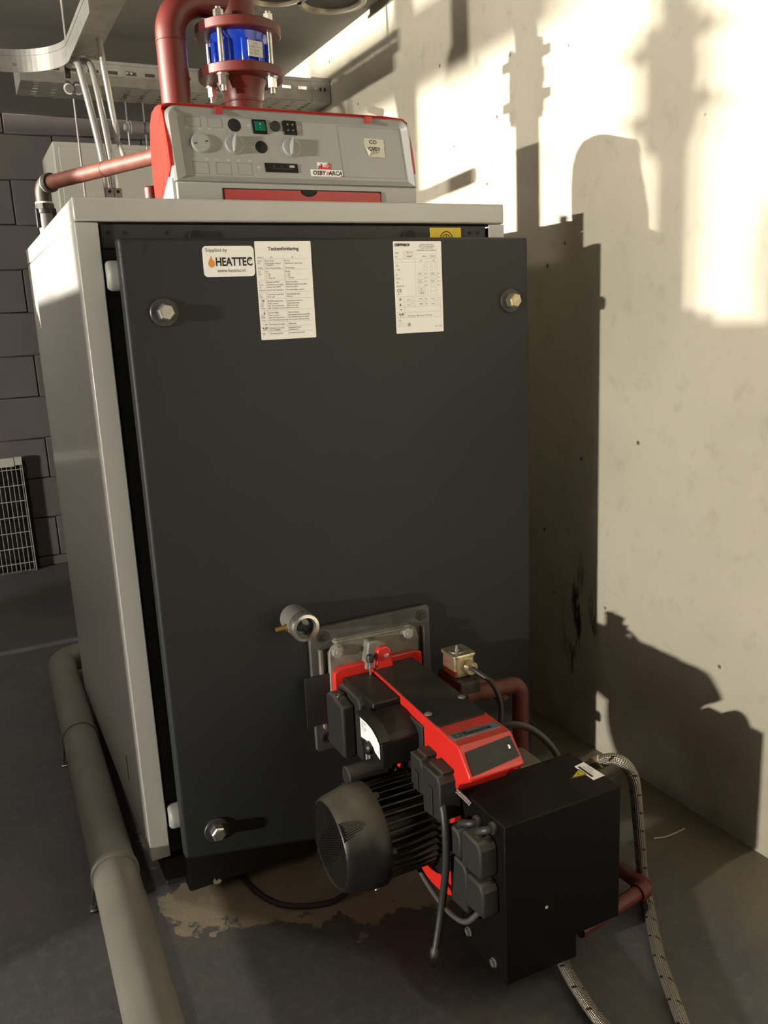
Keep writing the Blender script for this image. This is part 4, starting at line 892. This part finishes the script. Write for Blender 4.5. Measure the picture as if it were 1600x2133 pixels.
# dark window on the sloping nose
n0, n1 = Vector((0, -0.514, 0.4575)), Vector((0, -0.553, 0.418)); sd_ = (n1 - n0).normalized(); nn = Vector((0, sd_.z, -sd_.y)) * -1
if nn.z < 0: nn = -nn
def NP(x, t, h=0.0): p = n0 + sd_ * t + nn * h; return (x, p.y, p.z)
wl = (n1 - n0).length
wv = [NP(0.4905, 0.010, 0.001), NP(0.5885, 0.004, 0.001), NP(0.5905, wl * 0.80, 0.001), NP(0.4860, wl * 0.97, 0.001)]
wm = MB(); wm.v += wv + [tuple(Vector(p) + nn * 0.0025) for p in wv]
for q in ((0, 1, 2, 3), (7, 6, 5, 4), (0, 4, 5, 1), (1, 5, 6, 2), (2, 6, 7, 3), (3, 7, 4, 0)): wm.face(q)
P(wm, 'inspection_window', 'window_black', hous, smooth=0)
P(MB().lathe(NP(0.5765, wl * 0.42, 0.003), nn, [(0, 0.0045), (0.002, 0.004), (0.003, 0.0015)], 16), 'window_screw', 'chrome', hous)
# fan scroll
FY, FZ = -0.368, 0.246
vol = MB(); pr = []
for i in range(40):
    a = 2 * PI * i / 40; r = 0.163 + 0.004 * math.sin(a + 0.6)
    pr.append((max(FY - 0.006 + r * math.cos(a), -0.4848), FZ + r * math.sin(a)))
P(vol.prism(pr, 'x', 0.492, 0.600), 'fan_scroll', 'burner_red', bu, smooth=25, bevel=0.004)
for a in (-60, -20, 205):
    y, z = FY + 0.128 * math.cos(math.radians(a)), FZ + 0.128 * math.sin(math.radians(a))
    P(MB().lathe((0.4925, y, z), (-1, 0, 0), [(0, 0.006), (0.004, 0.006), (0.005, 0.004)], 14), 'scroll_screw', 'zinc', bu)
P(MB().lathe((0.493, -0.462, 0.318), (-1, 0, 0), [(0, 0.0075), (0.012, 0.0075), (0.014, 0.005)], 14), 'bright_screw', 'chrome', bu)
# motor
mo = P(MB().lathe((0.492, FY, FZ), (-1, 0, 0), [(0, 0.118), (0.006, 0.118), (0.008, 0.114), (0.012, 0.098), (0.018, 0.074), (0.150, 0.074)], 48), 'motor', 'motor_black', bu)
fin0 = None
for i in range(36):
    a = 2 * PI * i / 36 + 0.04; d = Vector((0, math.cos(a), math.sin(a))); tt = Vector((0, -d.z, d.y))
    P(MB().obox(Vector((0.408, FY, FZ)) + d * 0.081, (1, 0, 0), tt, d, 0.058, 0.0013, 0.011), 'fin', 'motor_black', mo, smooth=0)
cow = P(MB().lathe((0.352, FY, FZ), (-1, 0, 0), [(-0.012, 0.080), (-0.012, 0.0985), (-0.008, 0.1005), (0.024, 0.1000), (0.028, 0.0985), (0.062, 0.0915), (0.072, 0.0875), (0.0750, 0.0835), (0.0750, 0.0800), (0.070, 0.0795)], 64, capa=False, capb=False), 'fan_cowl', 'motor_black', mo)
P(MB().lathe((0.286, FY, FZ), (-1, 0, 0), [(0, 0.0805), (0.001, 0.0800)], 40), 'cowl_backing', 'black_gap', mo)
gm = MB(); xg = 0.2795
for i in range(-10, 11):
    off = i * 0.0076; h = math.sqrt(max(0.0800 ** 2 - off ** 2, 0.0)); 
    if h < 0.005: continue
    for q in (1, -1):
        c_, s_ = math.cos(math.radians(60)), math.sin(math.radians(60)) * q
        gm.obox((xg, FY + off * s_, FZ + off * -c_ if q > 0 else FZ + off * c_), (1, 0, 0), (0, c_, s_) if q > 0 else (0, c_, s_), (0, -s_, c_), 0.0012, h, 0.0011)
P(gm, 'cowl_grille', 'motor_black', mo, smooth=0)
for a in (75, 5, 185, 255):
    y, z = FY + 0.090 * math.cos(math.radians(a + 100)), FZ + 0.090 * math.sin(math.radians(a + 100))
    P(MB().cyl((0.356, y, z), (0.372, y, z), 0.0085, 14).cyl((0.372, y, z), (0.374, y, z), 0.005, 12), 'motor_boss', 'motor_black', mo)
P(MB().lathe((0.345, FY - 0.055, FZ - 0.083), (0, -0.55, -0.83), [(0, 0.004), (0.003, 0.004)], 10), 'cowl_screw', 'zinc', mo)
P(MB().lathe((0.346, -0.302, 0.337), (1, 0, 0), [(0, 0.0185), (0.002, 0.0205), (0.085, 0.0205), (0.088, 0.017)], 28), 'capacitor', 'plastic_dusty', mo)
P(MB().box(0.34, 0.47, -0.318, -0.286, 0.300, 0.318), 'capacitor_cradle', 'motor_black', mo, bevel=0.003)
# ignition transformer: black box with bolted front shell
ig = P(MB().box(0.432, 0.4985, -0.262, -0.1065, 0.335, 0.455), 'ignition_transformer', 'plastic_black', bu, bevel=0.004)
P(MB().prism([(-0.1065, 0.312), (-0.225, 0.312), (-0.225, 0.438), (-0.208, 0.451), (-0.128, 0.451), (-0.1065, 0.440)], 'x', 0.418, 0.444), 'transformer_shell', 'plastic_dusty', ig, smooth=20, bevel=0.004)
P(MB().prism([(-0.112, 0.312), (-0.200, 0.312), (-0.200, 0.431), (-0.172, 0.434), (-0.150, 0.442), (-0.125, 0.438), (-0.112, 0.430)], 'x', 0.388, 0.419), 'transformer_cap', 'plastic_dusty', ig, smooth=20, bevel=0.006, seg=3)
P(MB().lathe((0.398, -0.160, 0.440), (-0.3, 0, 1), [(0, 0.0055), (0.003, 0.005), (0.005, 0.002)], 14), 'cap_screw', 'chrome', ig)
P(MB().lathe((0.470, -0.2625, 0.412), (0, -1, 0), [(0, 0.0045), (0.002, 0.004)], 12), 'box_screw', 'zinc', ig)
P(MB().box(0.352, 0.420, -0.086, -0.082, 0.345, 0.462), 'rubber_shield', 'rubber', ig)
# air damper motor with white scale
da = P(MB().prism([(-0.258, 0.368), (-0.357, 0.364), (-0.357, 0.417), (-0.347, 0.428), (-0.325, 0.437), (-0.295, 0.441), (-0.258, 0.440)], 'x', 0.402, 0.498), 'damper_motor', 'plastic_black', bu, smooth=25, bevel=0.003)
P(MB().box(0.484, 0.500, -0.372, -0.240, 0.360, 0.438), 'damper_bracket', 'plastic_dusty', da, bevel=0.002)
P(MB().prism([(-0.256, 0.446), (-0.300, 0.4465), (-0.330, 0.442), (-0.352, 0.430), (-0.359, 0.420), (-0.357, 0.416), (-0.345, 0.428), (-0.325, 0.437), (-0.295, 0.441), (-0.258, 0.440)], 'x', 0.398, 0.420), 'damper_hood', 'plastic_black', da, smooth=40)
dl = MB().use(0)
sca = [(-0.262, 0.434), (-0.290, 0.4345), (-0.316, 0.431), (-0.336, 0.422), (-0.349, 0.411), (-0.349, 0.380), (-0.327, 0.386), (-0.319, 0.394), (-0.304, 0.399), (-0.288, 0.394), (-0.262, 0.391)]
dl.poly([(0.4012, y, z) for y, z in sca]); dl.use(1)
for i, t in enumerate(('230V 50Hz', 'SQN', '5Nm IP40', 'max 60°', '')):
    dl.text(t, (0.4008, -0.267, 0.4265 - i * 0.0055), (0, -1, 0), (0, 0, 1), 0.0058, 'LEFT', u=0.0)
dl.text('CE', (0.4008, -0.338, 0.391), (0, -1, 0), (0, 0, 1), 0.007)
P(dl, 'damper_scale', ['paper', 'ink_grey'], da, smooth=0)['label'] = 'white printed scale plate'
P(MB().lathe((0.402, -0.304, 0.386), (-1, 0, 0), [(0, 0.0135), (0.008, 0.0135), (0.012, 0.010), (0.014, 0.003)], 24), 'damper_knob', 'plastic_black', da)
P(MB().cyl((0.405, -0.278, 0.370), (0.405, -0.278, 0.345), 0.003, 8).cyl((0.405, -0.292, 0.370), (0.405, -0.292, 0.343), 0.003, 8).lathe((0.400, -0.285, 0.342), (1, 0, 0), [(0, 0.006), (0.02, 0.006)], 12), 'damper_linkage', 'galvanised', da)
# two plug connectors on the housing side
for y0, y1, z0, z1, x0 in ((-0.378, -0.428, 0.318, 0.398, 0.452), (-0.432, -0.498, 0.300, 0.398, 0.448)):
    pc = P(MB().prism([(y0, z0), (y1, z0 + 0.01), (y1, z1 - 0.012), (y1 + 0.010, z1), (y0, z1)], 'x', x0, 0.494), 'plug_connector', 'plastic_dusty', bu, smooth=20, bevel=0.003)
    P(MB().box(x0 + 0.01, 0.490, y1 + 0.004, y0 - 0.010, z1, z1 + 0.008), 'connector_latch', 'plastic_dusty', pc, bevel=0.002)
    P(MB().box(x0 - 0.003, x0, (y0 + y1) / 2 - 0.008, (y0 + y1) / 2 + 0.008, z0 + 0.012, z1 - 0.03), 'connector_rib', 'plastic_dusty', pc, bevel=0.001)
# control box
BX0, BX1, BY0, BY1, BZ0, BZ1 = 0.4965, 0.755, -0.634, -0.486, 0.042, 0.360
cbx = P(MB().prism([(BX0, BZ0), (BX0 + 0.157, BZ0 - 0.006), (BX0 + 0.157, BZ0 + 0.043), (BX1, BZ0 + 0.043), (BX1, BZ1), (BX0, BZ1)], 'y', BY0, BY1), 'control_box', 'box_black', bu, smooth=20, bevel=0.0025)
P(MB().lathe((0.585, BY0, 0.170), (0, -1, 0), [(0, 0.0035), (0.0008, 0.003)], 14), 'dent', 'galvanised', cbx)
for y, z in ((-0.508, 0.067), (-0.594, 0.062)):
    P(MB().cyl((BX0 + 0.001, y, z), (BX0 - 0.006, y, z), 0.0078, 6).cyl((BX0, y, z), (BX0 - 0.0015, y, z), 0.0092, 18), 'box_bolt', 'zinc', cbx, smooth=20)
stk = MB().use(0).prism([(0.727, -0.5355), (0.752, -0.5315), (0.7535, -0.590), (0.726, -0.592)], 'z', BZ1, BZ1 + 0.0008)
stk.use(1).prism([(0.7300, -0.541), (0.7345, -0.5405), (0.7335, -0.583), (0.729, -0.583)], 'z', BZ1 + 0.0008, BZ1 + 0.0011)
stk.use(2).text('Varning', (0.745, -0.548, BZ1 + 0.0011), (0, -1, 0), (1, 0, 0), 0.006).text('Bryt spänningen', (0.7385, -0.545, BZ1 + 0.0011), (0, -1, 0), (1, 0, 0), 0.0045)
stk.use(3).prism([(0.6945, -0.5655), (0.7275, -0.5700), (0.7270, -0.5470)], 'z', BZ1, BZ1 + 0.0007)
stk.use(1)
for (ax_, ay_), (bx_, by_) in (((0.6960, -0.5655), (0.7265, -0.5695)), ((0.7265, -0.5695), (0.7260, -0.5482)), ((0.7260, -0.5482), (0.6960, -0.5655))):
    A_, B_ = Vector((ax_, ay_, BZ1 + 0.0009)), Vector((bx_, by_, BZ1 + 0.0009)); u_ = (B_ - A_).normalized(); v_ = Vector((-u_.y, u_.x, 0)); stk.obox((A_ + B_) / 2, u_, v_, (0, 0, 1), (B_ - A_).length / 2, 0.0007, 0.0001)
stk.prism([(0.711, -0.567), (0.717, -0.562), (0.714, -0.561), (0.720, -0.556), (0.7125, -0.561), (0.715, -0.563)], 'z', BZ1 + 0.0007, BZ1 + 0.0010)
P(stk, 'warning_sticker', ['paper', 'ink', 'ink_grey', 'ink_yellow'], cbx, smooth=0)['label'] = 'white strip sticker with yellow warning triangle'
# plugs on the left side of the box
for i, (y0, y1, z0, z1, xo) in enumerate(((-0.495, -0.541, 0.248, 0.306, 0.462), (-0.548, -0.612, 0.250, 0.322, 0.460), (-0.495, -0.553, 0.140, 0.242, 0.466), (-0.558, -0.614, 0.172, 0.240, 0.462))):
    pc = P(MB().prism([(y0, z0), (y1, z0 + 0.006), (y1, z1 - 0.012), (y1 + 0.010, z1), (y0 - 0.008, z1), (y0, z1 - 0.006)], 'x', xo, BX0 + 0.001), 'box_plug', 'plastic_dusty', cbx, smooth=20, bevel=0.004)
    if i < 2: P(MB().lathe((xo + 0.020, (y0 + y1) / 2, z1 - 0.002), (0, 0, 1), [(0, 0.010), (0.004, 0.010), (0.006, 0.006)], 16), 'plug_boot', 'rubber', pc)
for y0_, z0_, y1_ in ((-0.520, 0.306, -0.548), (-0.580, 0.322, -0.600)):
    P(MB().tube(smooth_path([(0.480, y0_, z0_), (0.476, y0_ - 0.004, z0_ + 0.010), (0.482, y1_, z0_ + 0.020), (BX0 + 0.002, y1_ - 0.004, z0_ + 0.022)], 6), 0.0072, 14), 'plug_cable', 'rubber', cbx)
    P(MB().lathe((BX0 + 0.001, y1_ - 0.004, z0_ + 0.022), (-1, 0, 0), [(0, 0.011), (0.004, 0.012), (0.009, 0.0105)], 20), 'grommet', 'plastic_dusty', cbx)
# braided ignition lead peeking out
P(MB().tube(smooth_path([(0.484, -0.432, 0.366), (0.484, -0.47, 0.364), (0.487, -0.505, 0.362), (0.495, -0.530, 0.350)], 6), 0.0045, 12), 'braided_lead', 'steel_braid', bu)
# cables
def cable(name, pts, r, m, parent=None, label=None, group=None, n=7):
    o = MB().tube(smooth_path(pts, n), r, 14).build(name, m, parent, smooth=60)
    if label: tag(o, label, 'cable', group)
    return o
cable('motor_cable', [(0.455, -0.300, 0.352), (0.450, -0.312, 0.335), (0.447, -0.330, 0.284), (0.447, -0.350, 0.231), (0.448, -0.374, 0.179), (0.450, -0.414, 0.148), (0.453, -0.478, 0.128), (0.456, -0.530, 0.128), (0.464, -0.560, 0.138), (0.478, -0.585, 0.175)], 0.0055, 'cable_grey', bu)
cable('hanging_cable', [(0.462, -0.465, 0.352), (0.456, -0.492, 0.342), (0.452, -0.508, 0.300), (0.452, -0.506, 0.227), (0.448, -0.494, 0.143), (0.438, -0.495, 0.090), (0.426, -0.500, 0.050)], 0.0072, 'rubber', bu)
P(MB().lathe((0.4275, -0.4995, 0.054), (-0.22, -0.05, -1), [(0, 0.0075), (0.008, 0.0105), (0.024, 0.0105), (0.026, 0.007), (0.038, 0.006), (0.040, 0.003)], 18), 'cable_plug', 'cast_dark', bu)
cable('floor_cable', [(0.17, 0.02, 0.006), (0.186, -0.038, 0.0065), (0.196, -0.097, 0.0065), (0.214, -0.150, 0.0065), (0.245, -0.190, 0.0065), (0.292, -0.214, 0.0065), (0.340, -0.222, 0.0068), (0.390, -0.225, 0.030), (0.43, -0.26, 0.07), (0.455, -0.285, 0.12)], 0.006, 'cable_brown', None, 'dark brown cable looping over the floor from under the boiler door to the motor')
# solenoid valve, oil lines, pump on the far side
so2 = P(MB().prism(rrect(0.652, 0.704, -0.222, -0.164, 0.008), 'z', 0.440, 0.492), 'solenoid_cover', 'yellow_zinc', bu, smooth=25, bevel=0.003)
P(MB().prism(rrect(0.649, 0.707, -0.225, -0.161, 0.009), 'z', 0.486, 0.493), 'solenoid_lid', 'yellow_zinc', so2, smooth=25, bevel=0.002)
P(MB().lathe((0.676, -0.190, 0.493), (0, 0, 1), [(0, 0.019), (0.0012, 0.019), (0.0012, 0.0045), (0.003, 0.0045), (0.003, 0.0025), (0.012, 0.0025)], 24), 'solenoid_stud', 'zinc', so2)
P(MB().lathe((0.685, -0.222, 0.464), (0.15, -1, -0.05), [(0, 0.012), (0.006, 0.012), (0.007, 0.0145), (0.016, 0.0145), (0.016, 0.009)], 22), 'cable_gland', 'yellow_zinc', so2)
P(MB().box(0.648, 0.700, -0.250, -0.150, 0.395, 0.440), 'solenoid_body', 'cast_dark', so2, bevel=0.004)
cable('solenoid_cable', [(0.687, -0.232, 0.463), (0.692, -0.252, 0.459), (0.708, -0.280, 0.440), (0.716, -0.300, 0.405), (0.708, -0.312, 0.365), (0.690, -0.320, 0.34)], 0.0055, 'rubber', bu)
P(MB().tube(arc_path((0.665, -0.235, 0.402), (0.815, -0.235, 0.399), (0.812, -0.235, 0.17), 0.03, 10), 0.0185, 22), 'air_tube', 'tube_red', bu, smooth=60)
P(MB().tube(smooth_path([(0.665, -0.205, 0.398), (0.72, -0.200, 0.402), (0.76, -0.205, 0.390), (0.78, -0.22, 0.36)], 6), 0.0165, 18), 'air_tube', 'tube_red', bu, smooth=60)
pm = P(MB().lathe((0.600, FY - 0.02, FZ + 0.02), (1, 0, 0), [(0, 0.060), (0.05, 0.060), (0.055, 0.050), (0.110, 0.050), (0.118, 0.042), (0.190, 0.040), (0.196, 0.034)], 32), 'oil_pump', 'cast_dark', bu)
P(MB().box(0.598, 0.650, -0.470, -0.360, 0.250, 0.375), 'pump_bracket', 'burner_red', bu, bevel=0.006)
P(MB().poly([(0.612, -0.440, 0.3758), (0.645, -0.440, 0.3758), (0.640, -0.395, 0.3758)]), 'bracket_label', 'casting_grey', bu, smooth=0)
P(MB().lathe((0.636, -0.4705, 0.347), (0, -1, 0), [(0, 0.006), (0.003, 0.006), (0.003, 0.003)], 14), 'bracket_screw', 'zinc', bu)
P(MB().box(0.655, 0.735, -0.430, -0.350, 0.262, 0.318), 'pump_body', 'casting_grey', pm, bevel=0.008)
for p, ax_ in (((0.700, -0.432, 0.296), (0, -1, 0.2)), ((0.742, -0.390, 0.29), (1, -0.3, 0.2)), ((0.668, -0.400, 0.318), (0, 0, 1))):
    P(MB().lathe(p, ax_, [(0, 0.009), (0.012, 0.009), (0.013, 0.006), (0.024, 0.006)], 6), 'pump_fitting', 'cast_dark', pm, smooth=20)
cable('oil_line', [(0.655, -0.350, 0.372), (0.690, -0.372, 0.388), (0.730, -0.395, 0.375), (0.762, -0.425, 0.335), (0.775, -0.45, 0.28)], 0.0075, 'cable_grey', bu)

# ------------------------------------------------------------------ oil hoses and low red pipe
h1 = thing('braided_hose', (0.85, -0.63, 0.0), 'braided steel hose arching over the black box corner and down to the floor', 'hose', 'braided oil hoses')
pth = [(0.776, -0.510, 0.328), (0.788, -0.534, 0.350), (0.803, -0.556, 0.364), (0.820, -0.572, 0.356), (0.838, -0.575, 0.325), (0.853, -0.568, 0.280), (0.875, -0.553, 0.202), (0.892, -0.543, 0.133), (0.905, -0.536, 0.070), (0.912, -0.536, 0.030), (0.898, -0.562, 0.0150), (0.846, -0.633, 0.0135), (0.801, -0.697, 0.0135), (0.760, -0.768, 0.0135), (0.724, -0.832, 0.0135), (0.66, -0.95, 0.0135)]
P(MB().tube(smooth_path(pth, 14), 0.0118, 20), 'braid', 'steel_braid', h1, smooth=60)
d_ = (Vector(pth[1]) - Vector(pth[0])).normalized()
P(MB().tube(smooth_path([(0.755, -0.425, 0.285), (0.766, -0.462, 0.292), tuple(Vector(pth[0]) - d_ * 0.012)], 6), 0.008, 12), 'feed_stub', 'cast_dark', h1)
P(MB().lathe(Vector(pth[0]) - d_ * 0.002, d_, [(0, 0.0125), (0.020, 0.0125), (0.021, 0.0145), (0.044, 0.0145), (0.046, 0.012)], 6), 'hose_end', 'yellow_zinc', h1, smooth=20)
h2 = thing('braided_hose', (0.63, -0.62, 0.0), 'braided steel hose creeping out under the black box along the floor', 'hose', 'braided oil hoses')
P(MB().tube(smooth_path([(0.715, -0.42, 0.20), (0.700, -0.47, 0.10), (0.672, -0.53, 0.034), (0.648, -0.590, 0.016), (0.630, -0.640, 0.014), (0.612, -0.720, 0.014), (0.602, -0.80, 0.014), (0.58, -0.92, 0.014)], 14), 0.0118, 20), 'braid', 'steel_braid', h2, smooth=60)
lp = thing('low_red_pipe', (0.86, -0.55, 0.0), 'red pipe bent round a corner just above the floor, right of the black box', 'pipe')
kx, ky, kz = 0.880, -0.574, 0.060
P(MB().cyl((0.868, -0.30, kz), (kx, ky + 0.012, kz), 0.0155, 20), 'pipe_run', 'tube_red', lp)
P(MB().cyl((kx - 0.012, ky - 0.0005, kz), (0.684, -0.604, kz), 0.0145, 20), 'pipe_run', 'primer_red', lp)
P(MB().tube(arc_path((kx - 0.001, ky + 0.026, kz), (kx, ky, kz), (kx - 0.026, ky - 0.0035, kz), 0.012, 6), 0.0185, 20), 'pipe_elbow', 'primer_red', lp, smooth=60)
P(MB().cyl((0.868, -0.33, 0.0), (0.868, -0.33, kz - 0.012), 0.006, 10).box(0.852, 0.884, -0.346, -0.314, 0.0, 0.004), 'pipe_support', 'galvanised', lp)
tag(MB().tube(smooth_path([(1.075, -0.395, 0.003), (1.110, -0.405, 0.003), (1.165, -0.402, 0.003)], 6), 0.002, 8).build('wire_scrap', 'clip_white', None), 'short pale scrap of wire on the floor by the concrete wall', 'wire')

# ------------------------------------------------------------------ the neighbouring boiler, lamps, added light blockers and fill, out of frame to the left; their shadows fall on the concrete wall
OFF = Vector((-2.60, -0.022, 0.0))
for src, lab, cat in ((boiler, 'neighbouring grey boiler out of frame to the left, casting its shadow across the room', 'boiler'), (cp, 'control panel on the neighbouring boiler, out of frame to the left', 'control panel'),
                      (cv, 'check valve above the neighbouring boiler, out of frame to the left', 'valve'), (rp, 'riser pipe of the neighbouring boiler, out of frame to the left', 'pipe')):
    c = copy_tree(src); c.location = src.location + OFF; c['label'] = lab; c['category'] = cat
fl_ = thing('flue_pipe', (-2.15, 1.192, 0.0), 'vertical steel flue pipe behind the neighbouring boiler, out of frame', 'pipe')
P(MB().cyl((-2.15, 1.192, 0.0), (-2.15, 1.192, ZC), 0.050, 32), 'flue_tube', 'galvanised', fl_)
P(MB().lathe((-2.15, 1.192, 1.2), (0, 0, 1), [(0, 0.050), (0.004, 0.055), (0.03, 0.055), (0.034, 0.050)], 32, False, False), 'flue_band', 'galvanised', fl_)
tk = thing('tank_blocker', (-4.0, 2.30, 0.0), 'added tank-shaped light blocker out of frame to the left, near the block wall', 'tank')  # unseen tank shape added to keep lamp A off the back wall
P(MB().lathe((-4.0, 2.30, 0.12), (0, 0, 1), [(0, 0.40), (0.03, 0.58), (2.00, 0.58), (2.06, 0.54), (2.075, 0.25)], 48), 'tank_blocker_shell', 'cabinet_grey', tk)
for i in range(3):
    a = 2 * PI * i / 3; P(MB().cyl((-4.0 + 0.38 * math.cos(a), 2.30 + 0.38 * math.sin(a), 0.0), (-4.0 + 0.38 * math.cos(a), 2.30 + 0.38 * math.sin(a), 0.16), 0.03, 14), 'tank_blocker_foot', 'frame_dark', tk)
for vx, vy, lab in ((-1.8, 1.325, 'added vessel-shaped light blocker out of frame, right behind the neighbouring boiler'), (-4.0, 1.436, 'added vessel-shaped light blocker out of frame, the one beside the tank blocker')):
    ev_ = thing('vessel_blocker', (vx, vy, 0.0), lab, 'tank', 'added vessel-shaped light blockers')  # unseen vessels added to block lamp A from boiler side and floor
    P(MB().lathe((vx, vy, 0.06), (0, 0, 1), [(0, 0.12), (0.03, 0.22), (0.08, 0.278), (1.36, 0.278), (1.39, 0.25), (1.41, 0.10)], 40), 'vessel_blocker_shell', 'primer_red', ev_)
    for i in range(3):
        a = 2 * PI * i / 3; P(MB().cyl((vx + 0.2 * math.cos(a), vy + 0.2 * math.sin(a), 0.0), (vx + 0.2 * math.cos(a), vy + 0.2 * math.sin(a), 0.12), 0.015, 12), 'vessel_blocker_leg', 'frame_dark', ev_)
dk = thing('duct_blocker', (-4.5, 1.35, 2.05), 'added duct-shaped light blocker under the ceiling, out of frame to the left', 'duct')  # unseen duct added to cast the shadow band high on the wall
P(MB().box(-4.6, -4.4, 0.98, 1.71, 2.055, 2.168), 'duct_blocker_run', 'galvanised', dk, bevel=0.004)
for y in (0.99, 1.34, 1.67):
    P(MB().box(-4.608, -4.392, y, y + 0.03, 2.050, 2.172), 'duct_blocker_flange', 'galvanised', dk, bevel=0.002)
    for x in (-4.604, -4.396): P(MB().cyl((x, y + 0.015, 2.168), (x, y + 0.015, ZC), 0.005, 8), 'duct_blocker_hanger', 'zinc', dk)
tc = thing('cabinet_blocker', (-1.45, -0.17, 0.0), 'added cabinet-shaped light blocker out of frame, in front of the neighbouring boiler', 'cabinet')  # unseen cabinet added to keep lamp B off the boiler's left side
P(MB().box(-1.60, -1.30, -0.329, -0.01, 0.05, 1.36), 'cabinet_body', 'cabinet_grey', tc, bevel=0.004)
P(MB().box(-1.59, -1.31, -0.335, -0.329, 0.06, 1.35), 'cabinet_door', 'cabinet_grey', tc, bevel=0.003)
for x in (-1.57, -1.33):
    for y in (-0.305, -0.035): P(MB().cyl((x, y, 0.0), (x, y, 0.05), 0.015, 10), 'cabinet_blocker_foot', 'frame_dark', tc)
lc = thing('fill_lamp', (FILL_LAMP[0], FILL_LAMP[1], ZC), 'added round fill lamp over the aisle left of the boiler, out of frame', 'lamp')  # ceiling base made up for the added fill light
P(MB().lathe((FILL_LAMP[0], FILL_LAMP[1], ZC), (0, 0, -1), [(0, 0.11), (0.015, 0.11), (0.02, 0.06)], 32), 'fill_lamp_base', 'fixture_white', lc)
for nm, L in (('far', LAMP_A), ('near', LAMP_B)):
    lf = thing('tube_lamp', (L[0], L[1], ZC), 'ceiling tube lamp of the row on the far left, the ' + nm + ' one', 'lamp', 'ceiling tube lamps')
    P(MB().box(L[0] - 0.65, L[0] + 0.65, L[1] - 0.06, L[1] + 0.06, L[2] + 0.05, L[2] + 0.115), 'lamp_body', 'fixture_white', lf, bevel=0.01)
    for k_ in (-0.5, 0.5): P(MB().cyl((L[0] + k_, L[1], L[2] + 0.11), (L[0] + k_, L[1], ZC), 0.006, 8), 'lamp_hanger', 'zinc', lf)
